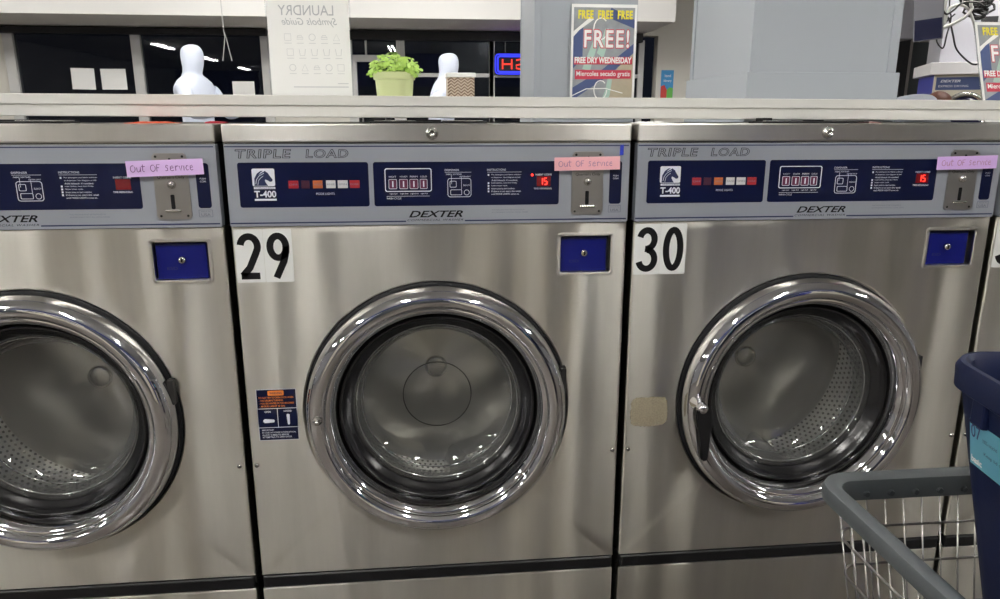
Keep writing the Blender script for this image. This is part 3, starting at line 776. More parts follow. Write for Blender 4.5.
# ------------------------------------------------------------------ posters
def poster(w, h, parent):
    """advert sheet, bottom-left at origin, front -Y"""
    bm = new(); box(bm, 0, w, 0, .0012, 0, h); pp = obj('poster_sheet', bm, 'paper', parent)
    def q(u, v): return (w*u, h*(1-v))
    def poly(name, pts, mat, y, par=pp):
        b = new(); plate(b, [q(*p) for p in pts], y, y+.0002); return obj(name, b, mat, par)
    poly('picture', [(.035, .03), (.965, .03), (.965, .97), (.035, .97)], 'postergrey', -.0003)
    b = new()
    plate(b, [q(*p) for p in [(.45, .97), (.62, .70), (.80, .52), (.965, .40), (.965, .97)]], -.0005, -.0004); obj('picture_tan', b, 'postertan', pp)
    b = new()
    plate(b, [q(*p) for p in [(.035, .78), (.50, .60), (.965, .36), (.965, .45), (.60, .66), (.035, .90)]], -.0007, -.0006)
    plate(b, [q(*p) for p in [(.60, .03), (.965, .14), (.965, .22), (.55, .12)]], -.0007, -.0006); plate(b, [q(*p) for p in [(.035, .27), (.18, .20), (.18, .50), (.035, .60)]], -.0007, -.0006)
    obj('picture_navy', b, 'posternavy', pp)
    b = new()
    for pts in ([(.18, .60), (.36, .30), (.42, .34), (.30, .62)], [(.40, .45), (.52, .22), (.60, .28), (.50, .50)], [(.45, .97), (.55, .80), (.60, .62), (.66, .64), (.62, .85), (.52, .97)]):
        plate(b, [q(*p) for p in pts], -.0009, -.0008)
    obj('picture_mint', b, 'postermint', pp)
    b = new()
    plate(b, [q(*p) for p in [(.035, .30), (.035, .25), (.30, .11), (.34, .14), (.12, .24)]], -.0011, -.0010)
    ribbon(b, [q(*p) for p in [(.02, .86), (.25, .79), (.55, .785), (.82, .83)]], h*.009, -.0012)
    ribbon(b, [q(.45+.11*math.cos(a), .225+.10*math.sin(a)) for a in [k*PI/8 for k in range(15)]], h*.012, -.0012); ribbon(b, [q(.47+.10*math.cos(a), .80+.09*math.sin(a)) for a in [k*PI/8 for k in range(15)]], h*.010, -.0012)
    obj('swoosh', b, 'paper', pp)
    b = new()
    for v0, v1 in ((.055, .135), (.905, .975)):
        for u0 in (.10, .40, .70): text(b, 'FREE', w*u0, w*(u0+.23), h*(1-v1), h*(1-v0), -.0016, bold=.05, space=1.15)
    obj('yellow_lettering', b, 'yellow', pp)
    b = new(); plate(b, [q(*p) for p in [(.05, .49), (.95, .485), (.95, .555), (.05, .56)]], -.0013, -.0012); plate(b, [q(*p) for p in [(.07, .61), (.94, .61), (.94, .69), (.07, .70)]], -.0013, -.0012)
    text(b, 'FREE!', w*.19, w*.90, h*.59, h*.775, -.0014, bold=.055, space=1.2)
    obj('red_band', b, 'posterred', pp)
    b = new(); text(b, 'FREE!', w*.19, w*.90, h*.59, h*.775, -.0018, bold=.02, space=1.2, fitref=('FREE!', 0, .055, 1.2))
    text(b, 'FREE DRY WEDNESDAY', w*.06, w*.94, h*.452, h*.512, -.0016, bold=.04); text(b, 'Miercoles secado gratis', w*.09, w*.92, h*.318, h*.378, -.0016, bold=.015)
    obj('white_lettering', b, 'paper', pp)
    return pp
pr = empty('free_dry_poster', (.613, 1.822, 1.236)); poster(.281, .432, pr)
tag(pr, 'FREE DRY WEDNESDAY poster taped to the front of the slimmer grey column', 'poster')
pf = empty('free_dry_poster', (1.717, .78, 1.192), rot=(math.radians(-20), 0, 0)); poster(.22, .325, pf)
bm = new(); box(bm, -.003, .223, .0015, .0035, 0, .327)
obj('holder', bm, 'acrylic', pf)
bm = new(); tube(bm, [(.11, .005, .25), (.11, .155, .06)], .002); obj('back_leg', bm, 'alu', pf)
tag(pf, 'colourful FREE poster leaning back behind the shelf, in front of the dryer', 'poster')

# ------------------------------------------------------------------ potted plant, patterned box
px_, py_ = -.0757, .42; pz = shelf_z(px_)
pl = empty('potted_plant', (px_, py_, pz)); tag(pl, 'small lime green pot with clover-like green leaves standing on the shelf', 'plant')
bm = new(); lathe(bm, [(0, .0), (.040, .0), (.041, .004), (.0445, .044), (.0480, .0445), (.0490, .050), (.0500, .0600), (.0475, .0605), (.0455, .052), (0, .050)], 40, axis='Z')
obj('pot', bm, 'pot', pl, smooth=True).data.set_sharp_from_angle(angle=.5)
bm = new(); bs = new()
for i in range(130):
    a = random.uniform(0, 2*PI); rr = .058*math.sqrt(random.random()); hz = .062+.040*random.random()*(1-.35*(rr/.058))+.010*math.exp(-((rr*math.cos(a)+.012)/.02)**2)*random.random()*2
    if rr > .048: hz -= .010*random.random()
    c = Vector((rr*math.cos(a), rr*math.sin(a)*.9, hz)); nrm = Vector((c.x*9+random.uniform(-.6, .6), c.y*9-.5+random.uniform(-.6, .6), .8)).normalized()
    tg = nrm.orthogonal().normalized(); bt = nrm.cross(tg); s = random.uniform(.008, .0125)
    tube(bs, [(c.x*.5, c.y*.5, .048), (c.x*.8, c.y*.8, hz*.8), tuple(c)], .0006, 4)
    for k in range(3):
        b0 = 2*PI*k/3+a; dd = tg*math.cos(b0)+bt*math.sin(b0); sd = nrm.cross(dd)
        pts = [c, c+dd*s*.5+sd*s*.42-nrm*s*.05, c+dd*s*1.0+sd*s*.30-nrm*s*.2, c+dd*s*1.05-nrm*s*.18, c+dd*s*1.0-sd*s*.30-nrm*s*.2, c+dd*s*.5-sd*s*.42-nrm*s*.05]
        bm.faces.new([bm.verts.new(p) for p in pts])
obj('foliage', bm, 'leaf', pl); obj('stems', bs, 'stem', pl)
bz = shelf_z(.085)
bx = empty('patterned_box', (.0845, .50, bz), rz=math.radians(2)); tag(bx, 'little brown and cream zigzag patterned box with white lid on the shelf', 'box')
bm = new(); box(bm, -.033, .033, 0, .07, 0, .056, .001); bb = obj('box_body', bm, 'patcream', bx)
bm = new()
for r_ in range(-1, 8):
    pts = [(-.033+.066*i/8, .004+.0075*r_+(.007 if i % 2 else 0)) for i in range(9)]
    pts = [(x, min(max(z, .001), .055)) for x, z in pts]
    if r_ < 7: ribbon(bm, pts, .0030, -.0006)
obj('zigzag_pattern', bm, 'brown', bb)
bm = new(); box(bm, -.0365, .0365, -.004, .074, .056, .067, .002); obj('lid', bm, 'paper', bx)

# ------------------------------------------------------------------ room shell
def struct(name, bm, mat): return tag(obj(name, bm, mat), kind='structure')
XL, XR, YB, YF, CH = -8.5, 8.5, -11.5, 7.0, 2.8
bm = new(); box(bm, XL, XR, YB, YF+.2, -.05, 0); struct('floor', bm, 'floor')
bm = new(); box(bm, XL, XR, YB, YF+.2, CH, CH+.05); struct('ceiling', bm, 'ceiling')
bm = new(); box(bm, XL-.1, XL, YB, YF+.2, 0, CH); struct('wall_left', bm, 'sidewall')
bm = new(); box(bm, XR, XR+.1, YB, YF+.2, 0, CH); struct('wall_right', bm, 'sidewall')
bm = new(); box(bm, XL, XR, YB-.1, YB, 0, CH); struct('wall_back', bm, 'bluewall')
# far wall pieces around the glazing
bm = new(); box(bm, XL, 2.60, YF, YF+.15, 2.10, CH); box(bm, XL, -4.32, YF, YF+.15, 0, 2.10); box(bm, -1.64, -.84, YF, YF+.15, 0, 2.10)
box(bm, -4.42, -1.64, YF, YF+.15, 0, .80); box(bm, -.25, 2.60, YF, YF+.15, 0, .80); box(bm, 2.60, XR, YF, YF+.15, 0, CH)
struct('wall_front', bm, 'beige_wall')
bm = new(); box(bm, XL, 2.45, 6.0, YF, 2.125, CH); struct('wall_soffit', bm, 'wall')
bm = new(); box(bm, -4.40, -1.66, 6.90, 6.985, 2.050, 2.115, .005); box(bm, -.82, 2.40, 6.90, 6.985, 2.020, 2.115, .005); struct('trim_2', bm, 'dark')
def window(name, x0, x1, z0, z1, mull=(), bars=(), w=.06, glass=True):
    e = empty(name, ((x0+x1)/2, YF, z0)); tag(e, kind='structure')
    bm = new(); c = (x0+x1)/2
    def bxx(a, b, zz0, zz1): box(bm, a-c, b-c, -.03, .06, zz0-z0, zz1-z0, .003)
    bxx(x0-w, x0, z0-w, z1+w*.3); bxx(x1, x1+w, z0-w, z1+w*.3); bxx(x0, x1, z0-w, z0); bxx(x0, x1, z1, z1+w*.3)
    for m_ in mull: bxx(m_-w/2, m_+w/2, z0, z1)
    for a, b, zz, t in bars: bxx(a, b, zz-t/2, zz+t/2)
    obj('window_frame', bm, 'alu', e)
    bm = new(); box(bm, x0-c, x1-c, .01, .016, 0, z1-z0); obj('window_pane', bm, 'pane', e)
window('window_1', -4.22, -1.74, .86, 2.06, mull=(-3.01,), w=.10)
window('window_2', -.22, .70, .86, 2.03, bars=((-.22, .70, 1.665, .04),), w=.05)
window('window_3', .76, 2.38, .86, 2.03, mull=(1.6,), bars=((.76, 2.38, 1.665, .04),), w=.06)
# door with transom
e = empty('door_1', (-.53, YF, 0)); tag(e, kind='structure')
bm = new()
for a, b, z0, z1 in ((-.84, -.78, 0, 2.1), (-.31, -.27, 0, 2.1), (-.78, -.31, 1.80, 1.87), (-.645, -.625, 1.87, 2.05), (-.78, -.74, .02, 1.80), (-.35, -.31, .02, 1.80), (-.74, -.35, .02, .25)): box(bm, a+.53, b+.53, -.03, .06, z0, z1, .003)
obj('door_frame', bm, 'alu', e)
bm = new(); box(bm, -.25, .22, .01, .016, .02, 2.05); obj('door_pane', bm, 'pane', e)
bm = new(); tube(bm, [(-.16, -.02, .95), (-.16, -.07, .95), (-.16, -.07, 1.25), (-.16, -.02, 1.25)], .012); obj('door_handle', bm, 'chrome_dull', e)
# columns
def column(x0, x1, y0, y1, plinth=None):
    e = empty('column', ((x0+x1)/2, (y0+y1)/2, 0)); tag(e, kind='structure'); cx, cy = (x0+x1)/2, (y0+y1)/2
    bm = new(); box(bm, x0-cx, x1-cx, y0-cy, y1-cy, 0, CH); obj('column_core', bm, 'column', e)
    bm = new(); w, t = .024, .003
    for sx in (-1, 1):
        for sy in (-1, 1):
            X, Y = (x0 if sx < 0 else x1)-cx, (y0 if sy < 0 else y1)-cy
            box(bm, min(X, X-sx*w)-(t if sx < 0 else 0), max(X, X-sx*w)+(t if sx > 0 else 0), min(Y, Y-sy*w)-(t if sy < 0 else 0), max(Y, Y-sy*w)+(t if sy > 0 else 0), 0, CH, .001)
    obj('corner_trim', bm, 'column', e)
    if plinth:
        bm = new(); box(bm, x0-cx-.011, x1-cx+.011, y0-cy-.011, y1-cy+.011, 0, plinth, .002); obj('column_base', bm, 'column', e)
column(.888, 1.309, .643, 1.11, 1.3275)
column(.4605, .895, 1.833, 2.30)
# small card, papers, neon on far wall
def flat(name, x0, x1, z0, z1, y, mat, label, cat, group=None, tiltz=0):
    bm = new(); cx = (x0+x1)/2; box(bm, x0-cx, x1-cx, 0, .002, 0, z1-z0); o = obj(name, bm, mat, loc=(cx, y, z0), rot=(0, tiltz, 0)); tag(o, label, cat, group); return o
GP = 'white sheets taped inside the dark windows'
flat('paper_sheet', -3.71, -3.475, 1.50, 1.715, 7.0075, 'paper', 'white paper sheet on the dark window, first of the two side by side', 'paper', GP, math.radians(1))
flat('paper_sheet', -3.41, -3.155, 1.50, 1.71, 7.0075, 'paper', 'white paper sheet on the dark window, nearer the mullion of the two', 'paper', GP)
flat('paper_sheet', -2.07, -1.84, 1.42, 1.59, 7.0075, 'paper', 'small white paper sheet low in the window corner beside the sign', 'paper', GP)
cd = flat('notice_card', 2.655, 2.800, 1.40, 1.735, 6.9979, 'cardblue', 'blue notice card with red and green lower half on the beige far wall', 'card')
bm = new(); plate(bm, [(-.0705, .001), (-.0705, .16), (-.03, .175), (.0, .12), (.0, .001)], -.001, 0); obj('red_patch', bm, 'cardred', cd)
bm = new(); plate(bm, [(.0, .001), (.0, .12), (.03, .15), (.0705, .14), (.0705, .001)], -.001, 0); obj('green_patch', bm, 'cardgreen', cd)
bm = new(); text(bm, 'lend', -.03, .04, .26, .29, -.001); text(bm, 'library', -.04, .05, .20, .235, -.001); obj('card_lettering', bm, 'paper', cd)
ne = empty('neon_sign', (1.12, 6.90, 1.665)); tag(ne, 'lit neon wash sign, blue border and red letters, hung in the far window', 'sign')
bm = new(); tube(bm, [(x, 0, z) for x, z in rrect(0, .115, .67, .165, .03)], .010, 8, closed=True); tube(bm, [(x, 0, z) for x, z in rrect(0, .115, .72, .205, .04)], .006, 8, closed=True); obj('blue_tube', bm, 'neonblue', ne)
bm = new()
def let(pl_, x): tube(bm, [(x+p[0]*.10, 0, .062+p[1]*.105) for p in pl_], .0085, 8)
let([(0, 0), (0, 1)], -.28); let([(1, 0), (1, 1)], -.28); let([(0, .5), (1, .5)], -.28)
let([(0, .9), (.5, 1), (1, .9), (1, .6), (.5, .5), (0, .4), (0, .1), (.5, 0), (1, .1)][:], -.13)
let([(0, 0), (.5, 1), (1, 0)], .03); let([(.2, .4), (.8, .4)], .03); let([(0, 1), (.25, 0), (.5, .7), (.75, 0), (1, 1)], .18)
obj('red_tube', bm, 'neonred', ne)
bm = new(); box(bm, -.37, .37, .012, .022, .0, .23); obj('backing_board', bm, 'dark', ne)
bm = new(); tube(bm, [(-.25, .015, .23), (-.25, .015, .36)], .002, 6); tube(bm, [(.25, .015, .23), (.25, .015, .36)], .002, 6); obj('hanging_chain', bm, 'chrome_dull', ne)
# hanging wire
bm = new()
tube(bm, [(-1.23, 3.5, 2.8), (-1.235, 3.5, 2.1), (-1.23, 3.5, 1.72)], .003, 6)
tube(bm, [(-1.23, 3.5, 1.72), (-1.225, 3.5, 1.69), (-1.25, 3.5, 1.55)], .0025, 6); tube(bm, [(-1.23, 3.5, 1.72), (-1.22, 3.5, 1.69), (-1.195, 3.5, 1.55)], .0025, 6)
hw = obj('hanging_wire', bm, 'alu'); tag(hw, 'thin grey wire hanging from the ceiling and forking in two before the window', 'wire')
# street outside (night)
bm = new(); box(bm, -12, 12, 7.3, 25, -.06, -.02); struct('street_ground', bm, 'asphalt')

bm = new(); box(bm, -3.0, 4.4, -4.15, -4.05, 0, 2.0); struct('added_dark_wall', bm, 'slate')  # unseen wall added behind the camera to darken chrome and steel reflections
bm = new(); box(bm, -3.0, 4.4, -4.17, -4.03, 2.0, CH); struct('added_blue_band', bm, 'bluewall')  # unseen blue band added above it to tint the reflections
# ceiling lights
for i, x in enumerate((-5.75, -2.6, -.75, 1.1, 4.4)):
    for j, y in enumerate((4.2, .9, -2.2, -5.7, -9.6)):
        if (x, y) == (-.75, .9): continue
        l = empty('ceiling_light', (x, y, CH)); tag(l, 'long fluorescent ceiling light fixture running front to back', 'ceiling light', 'fluorescent ceiling lights')
        bm = new(); box(bm, -.10, .10, -.61, .61, -.035, 0, .005); obj('housing', bm, 'fixture', l)
        for s in (-.045, .045):
            bm = new(); tube(bm, [(s, -.59, -.055), (s, .59, -.055)], .019, 10); obj('tube', bm, 'tube', l)

# ------------------------------------------------------------------ right background: dryer, screen, cables
th = math.radians(24)
dy = empty('tumble_dryer', (4.177, 4.50, 0), rz=-th); tag(dy, 'cream front dryer with navy header, blue side and round door behind the shelf', 'dryer')
DW, DH, DD = .50, 1.553, .62
bm = new(); box(bm, 0, DW, 0, .03, .0, DH, .004); obj('front_panel', bm, 'cream', dy)
bm = new(); box(bm, .0, DW, .03, DD, .0, DH); obj('cabinet', bm, 'royal', dy)
bm = new(); box(bm, .015, .44, -.004, 0, DH-.120, DH-.02); hd = obj('header_panel', bm, 'posternavy', dy)
bm = new(); text(bm, 'DEXTER', .045, .19, DH-.060, DH-.040, -.006, shear=.3, bold=.03); text(bm, 'EXPRESS DRYING', .035, .25, DH-.098, DH-.082, -.006); obj('header_lettering', bm, 'white_ink', hd)
bm = new(); lathe(bm, [(.178, .0), (.180, -.02), (.170, -.03), (.150, -.03), (.140, -.015), (.140, 0)], 48, .245, DH-.315, closed=True); dr_ = obj('door_ring', bm, 'chrome_dull', dy, smooth=True)
bm = new(); lathe(bm, [(.141, -.006), (.11, -.015), (0, -.02)], 48, .245, DH-.315); obj('door_glass', bm, 'screen', dr_, smooth=True)
bm = new(); box(bm, -.05, DW+.05, -.06, DD, DH, DH+.095, .004); obj('top_slab', bm, 'whitetop', dy)
hb = empty('pale_duct_housing', (4.177, 4.50, DH+.0952), rz=-th); tag(hb, 'pale grey panelled housing standing on top of the dryer behind the cables', 'housing')
bm = new(); box(bm, .04, .60, .12, .6, 0, 1.12, .004); obj('housing_body', bm, 'greybox', hb)
bm = new(); box(bm, .30, .42, .112, .12, .22, .36, .004); obj('black_socket', bm, 'dark', hb)
for xx_ in (-1.9, -1.27, .75, 1.38, 3.0):  # added dryers out of view, spaced with gaps to band the steel reflections
    c = copy_tree(dy); c.location = (xx_, -3.35, 0); c.rotation_euler.z = PI
    tag(c, 'cream front dryer in the bank across the aisle, mirrored in the chrome door rings', 'dryer', 'added unseen dryers across the aisle')
# cables
def cable(pts, r, mat, label, name='cable'):
    bm = new(); P = [Vector(p) for p in pts]; out = []
    P.insert(0, Vector((P[0].x, P[0].y, 2.799)))
    for i in range(len(P)-1):
        p0, p1, p2, p3 = P[max(i-1, 0)], P[i], P[i+1], P[min(i+2, len(P)-1)]
        for k in range(8):
            t = k/8; out.append(.5*((2*p1)+(-p0+p2)*t+(2*p0-5*p1+4*p2-p3)*t*t+(-p0+3*p1-3*p2+p3)*t**3))
    out.append(P[-1]); tube(bm, out, r, 6); o = obj(name, bm, mat, smooth=True); tag(o, label, 'cable', 'loose cables hanging above the dryer'); return o
# ---- camera basis used only to lay out far items along sight lines
CAM = Vector((-.00329469, -1.37457998, 1.2022646)); CF = 726.4861; YAW, PITCHA, ROLL = (math.radians(a) for a in (5.63048, 13.97994, .0264))
fw = Vector((math.sin(YAW)*math.cos(PITCHA), math.cos(YAW)*math.cos(PITCHA), -math.sin(PITCHA)))
rt = Vector((math.cos(YAW), -math.sin(YAW), 0)); up = rt.cross(fw)
rt2 = rt*math.cos(ROLL)+up*math.sin(ROLL); up2 = -rt*math.sin(ROLL)+up*math.cos(ROLL)
def at(u, v, Y):
    d = fw+rt2*(u-500)/CF+up2*(299.5-v)/CF
    return CAM+d*((Y-CAM.y)/d.y)
CY = 4.15
cable([at(u, v, CY) for u, v in ((948, -6), (945, 10), (950, 22), (953, 35), (956, 48), (963, 57), (972, 64), (979, 64))], .007, 'cable_black', 'thin black cable sweeping down to the white dryer top')
cable([at(u, v, CY+.02) for u, v in ((950, -4), (951, 18), (947, 34), (943, 48), (937, 42), (938, 33), (946, 22), (955, 14))], .006, 'cable_black', 'thin black cable hanging in a round loop left of the socket')
cable([at(u, v, CY-.02) for u, v in ((944, 18), (950, 8), (960, 5), (968, 9), (973, 20), (976, 32))], .011, 'cable_white', 'thick white cable arching over the dryer housing')
cable([at(u, v, CY-.04) for u, v in ((972, -6), (972, 8), (966, 16), (960, 20), (950, 25), (940, 29), (930, 34), (919, 41))], .012, 'cable_white', 'white cable stretched diagonally from under the screen')
cable([at(u, v, CY-.10) for u, v in ((944, -4), (942, 6), (946, 14), (954, 10), (962, 3), (975, 2), (984, 6))], .0075, 'cable_black', 'black cable knotted at the top of the housing')
bm = new()
random.seed(3)
for k in range(16):
    c0 = at(random.uniform(968, 992), random.uniform(-4, 14), CY+.05); pts = []
    r0 = random.uniform(.03, .09); a0 = random.uniform(0, 6)
    for q in range(14): pts.append(c0+Vector((r0*math.cos(a0+q*.45), random.uniform(-.02, .02), r0*.7*math.sin(a0+q*.45))))
    tube(bm, pts, .010, 5)
    if k % 4 == 0: tube(bm, [c0+Vector((r0, 0, 0)), Vector((c0.x+r0*.5, c0.y, 2.799))], .008, 5)
tag(obj('cable_tangle', bm, 'cable_black', smooth=True), 'dense tangle of black cables above the leaning flyer', 'cable', kind='stuff')
# hung screen and pale boxes
sc_ = at(928.5, 19, 3.4); tv = empty('hanging_screen', sc_, rz=math.radians(-38), rot=(math.radians(6), math.radians(-5), math.radians(-38))); tag(tv, 'dark hanging screen angled downward between the big column and the cables', 'screen')
bm = new(); box(bm, -.085, .085, 0, .035, -.135, .28, .004); obj('screen_housing', bm, 'midgrey', tv)
bm = new(); box(bm, -.078, .078, -.004, 0, -.128, .0); obj('screen_panel', bm, 'screen', tv)
bm = new(); tube(bm, [(0, .02, .28), (0, .02, 1.0)], .012, 8); obj('ceiling_bracket', bm, 'midgrey', tv)
p = at(911, 0, 5.6); q = at(911, 39, 5.6)
bm = new(); box(bm, -.14, .10, 0, .25, 0, .20, .004); box(bm, -.14, .10, -.01, .25, -.10, 0, .004); box(bm, -.14, .10, .03, .25, .2, .5)
wb = obj('wall_box', bm, 'greybox', loc=(p.x, 5.6, q.z+.10)); tag(wb, 'pale grey stepped box hanging beside the screen and the big column', 'box')
bm = new(); tube(bm, [(-.02, .12, .5), (-.02, .12, CH-(q.z+.10))], .03, 8); obj('hanger', bm, 'midgrey', wb)
# door_2 in the far wall
pa, pb = at(911, 42, 6.95), at(960, 42, 6.95)
e = empty('door_2', ((pa.x+pb.x)/2, 6.95, 0)); tag(e, kind='structure'); hw_ = (pb.x-pa.x)/2
bm = new(); box(bm, -hw_, hw_, 0, .04, 0, pa.z, .003); obj('door_leaf', bm, 'slate', e)
bm = new(); box(bm, -hw_-.09, -hw_, -.05, .05, 0, pa.z+.08, .003); box(bm, -hw_, hw_, -.05, .05, pa.z, pa.z+.08); box(bm, hw_, hw_+.08, -.05, .05, 0, pa.z+.08, .003); obj('door_frame', bm, 'tan', e)
pc = at(898, 42, 6.9); bm = new(); box(bm, pc.x-.10, pc.x+.09, 6.80, 6.98, 0, pc.z+.15, .004); struct('trim_3', bm, 'dark')

# ------------------------------------------------------------------ people
def skin_body(name, joints, edges, mat, loc, rz=0, sub=2, parent=None, root=0):
    me = bpy.data.meshes.new(name); me.from_pydata([j[0] for j in joints], edges, [])
    me.materials.append(M[mat]); o = bpy.data.objects.new(name, me); COL.objects.link(o)
    o.location = loc; o.rotation_euler = (0, 0, rz)
    if parent: o.parent = parent
    md = o.modifiers.new('skin', 'SKIN'); md.use_smooth_shade = True
    sv = me.skin_vertices[0].data if me.skin_vertices else None
    if sv is None:
        me.skin_vertices.new() if hasattr(me.skin_vertices, 'new') else None
        sv = me.skin_vertices[0].data
    for i, j in enumerate(joints):
        rr = j[1]; sv[i].radius = rr if isinstance(rr, tuple) else (rr, rr); sv[i].use_root = (i == root)
    s = o.modifiers.new('sub', 'SUBSURF'); s.levels = sub; s.render_levels = sub
    return o
def standing(loc, rz, label, scale=1.0, arms='front', lean=0.0):
    """facing +X"""
    J = []; E_ = []
    def add(p, r, par=None):
        J.append((tuple(c*scale for c in p), tuple(c*scale for c in r) if isinstance(r, tuple) else r*scale)); i = len(J)-1
        if par is not None: E_.append((par, i))
        return i
    pv = add((0, 0, .95), (.135, .125)); ab = add((.01, 0, 1.10), (.130, .12), pv); ch = add((.01+lean*.3, 0, 1.26), (.150, .135), ab); uc = add((.0+lean*.5, 0, 1.40), (.145, .140), ch)
    nk = add((.0+lean*.8, 0, 1.495), (.072, .070), uc); jw = add((.022+lean, 0, 1.565), (.090, .088), nk); hd_ = add((.024+lean, 0, 1.655), (.098, .106), jw); tp = add((.014+lean, 0, 1.745), (.072, .082), hd_)
    for s in (-1, 1):
        sh_ = add((.02, s*.155, 1.395), .075, uc); el = add((.02 if arms != 'front' else .15, s*.22, 1.17), .050, sh_)
        wr = add((.36, s*.12, 1.20), .032, el) if arms == 'front' else add((.10, s*.22, .92), .032, el)
        d = Vector((1, -.2*s, 0)) if arms == 'front' else Vector((.1, 0, -1))
        w0 = Vector(J[wr][0])/scale; pm = add(tuple(w0+d*.06), .034, wr)
        for k in range(4):
            off = Vector((0, 0, (k-1.5)*.018)) if arms == 'front' else Vector(((k-1.5)*.018, 0, 0)); b_ = w0+d*.10+off
            f1 = add(tuple(b_), .010, pm); add(tuple(b_+d*(.055 if k in (1, 2) else .045)+Vector((0, -s*.012, 0))), .008, f1)
        add(tuple(w0+d*.05+Vector((0, 0, .035)) if arms == 'front' else w0+d*.05+Vector((.035, 0, 0))), .011, pm)
        hp = add((0, s*.085, .90), .085, pv); kn = add((.02, s*.10, .50), .058, hp); an = add((-.02, s*.10, .09), .040, kn); add((.12, s*.11, .045), (.040, .030), an)
    o = skin_body('person', J, E_, 'figure', loc, rz); tag(o, label, 'person', 'people standing beyond the shelf'); return o
standing((-2.02, 5.5, .0), math.radians(-25), 'person seen as a pale blue-grey figure, head bowed, between the sign and the two papers', 1.05, lean=-.02)
standing((.115, 5.5, .0), math.radians(-10), 'person seen as a pale blue-grey figure between the potted plant and the patterned box', 1.02, arms='down', lean=.07)
# bending person by the dryer
pb_ = at(936, 99, 4.05)
bp = empty('person', (pb_.x, 4.02, 0)); tag(bp, 'person in grey top with brown hair bending down before the cream dryer', 'person')
hz_ = at(936, 91, 4.05).z
J = [((-.52, .05, .92), (.15, .14)), ((-.36, .02, 1.12), (.12, .10)), ((-.22, 0, hz_-.135), (.11, .09)), ((-.10, 0, hz_-.145), (.07, .06)), ((-.045, 0, hz_-.12), .055), ((.0, 0, hz_-.105), (.072, .080)), ((.035, 0, hz_-.11), (.06, .07)),
     ((-.16, -.19, hz_-.18), .06), ((.02, -.24, 1.02), .045), ((.24, -.14, .90), .032), ((.32, -.12, .88), .034), ((-.16, .19, hz_-.18), .06), ((.02, .24, 1.02), .045), ((.24, .16, .90), .032), ((.32, .14, .88), .034),
     ((-.52, -.10, .85), .09), ((-.46, -.11, .48), .058), ((-.50, -.11, .09), .042), ((-.36, -.12, .045), .036), ((-.52, .20, .85), .09), ((-.46, .20, .48), .058), ((-.50, .20, .09), .042), ((-.36, .21, .045), .036)]
E_ = [(0, 1), (1, 2), (2, 3), (3, 4), (4, 5), (5, 6), (3, 7), (7, 8), (8, 9), (9, 10), (3, 11), (11, 12), (12, 13), (13, 14), (0, 15), (15, 16), (16, 17), (17, 18), (0, 19), (19, 20), (20, 21), (21, 22)]
for w_, s in ((10, -1), (14, 1)):
    b0 = Vector(J[w_][0])
    for k in range(4):
        J.append((tuple(b0+Vector((.05, (k-1.5)*.018, -.01))), .010)); E_.append((w_, len(J)-1)); J.append((tuple(b0+Vector((.095, (k-1.5)*.019, -.03))), .008)); E_.append((len(J)-2, len(J)-1))
    J.append((tuple(b0+Vector((.02, -s*.045, .0))), .010)); E_.append((w_, len(J)-1))
skin_body('body', J, E_, 'skin', (0, 0, 0), parent=bp)
JT = [((-.53, .05, .86), (.165, .155)), ((-.36, .02, hz_-.17), (.175, .16)), ((-.20, 0, hz_-.085), (.175, .15)), ((-.11, 0, hz_-.11), (.12, .12)), ((-.16, -.19, hz_-.18), .075), ((-.05, -.23, 1.09), .062), ((-.16, .19, hz_-.18), .075), ((-.05, .23, 1.09), .062)]
skin_body('grey_top', JT, [(0, 1), (1, 2), (2, 3), (2, 4), (4, 5), (2, 6), (6, 7)], 'greycloth', (0, 0, 0), parent=bp)
bm = new(); bmesh.ops.create_uvsphere(bm, u_segments=28, v_segments=16, radius=.092)
for v in bm.verts:
    v.co = Vector((v.co.x*1.02, v.co.y*1.05, v.co.z*1.05)); v.co.z = max(v.co.z, -.03) + hz_-.098; v.co.x += .0
    v.co += Vector((random.uniform(-.002, .002),)*3)
obj('hair', bm, 'hair', bp, smooth=True)

# ------------------------------------------------------------------ laundry cart and bin
cz = .742
ct = empty('laundry_cart', (.494, -.565, 0)); tag(ct, 'chrome wire laundry cart with grey plastic rail in front of the number 30 washer', 'cart')
CWX, CLY = .60, -.62      # width to the right, length toward the camera
def loop(ix, iy, r, z, n=8):
    pts = []
    for cx, cy, a0 in ((ix+r, -r-iy, 90), (ix+r, CLY+iy+r, 180), (CWX-ix-r, CLY+iy+r, 270), (CWX-ix-r, -iy-r, 0)):
        for k in range(n+1):
            a = math.radians(a0+90*k/n); pts.append((cx+r*math.cos(a), cy+r*math.sin(a), z))
    return pts
bm = new()
prof = [(-.010, .004), (-.006, .012), (.006, .014), (.014, .010), (.016, 0), (.014, -.018), (.009, -.020), (.008, -.002), (.0, .002), (-.008, -.006)]
base = loop(0, 0, .035, cz); nb = len(base); rings = []
for i in range(nb):
    a, b = Vector(base[i-1]), Vector(base[(i+1) % nb]); T = (b-a).normalized(); inn = Vector((-T.y, T.x, 0))
    # make sure it points inward
    c = Vector((CWX/2, CLY/2, cz))-Vector(base[i])
    if inn.dot(c) < 0: inn = -inn
    rings.append([bm.verts.new(Vector(base[i])+inn*(p-.003)+Vector((0, 0, q))) for p, q in prof])
m_ = len(prof)
for i in range(nb):
    A, B = rings[i], rings[(i+1) % nb]
    for k in range(m_): bm.faces.new((A[k], A[(k+1) % m_], B[(k+1) % m_], B[k]))
rail = obj('rail', bm, 'rail', ct, smooth=True); rail.data.set_sharp_from_angle(angle=math.radians(50))
bm = new()
for k in range(14):
    x = .055+.0335*k; lathe(bm, [(0, -.0128-.0035), (.0035, -.0128-.0035), (.0045, -.0128-.0005)], 10, x, cz-.008)
obj('rail_dimples', bm, 'dimple', ct)
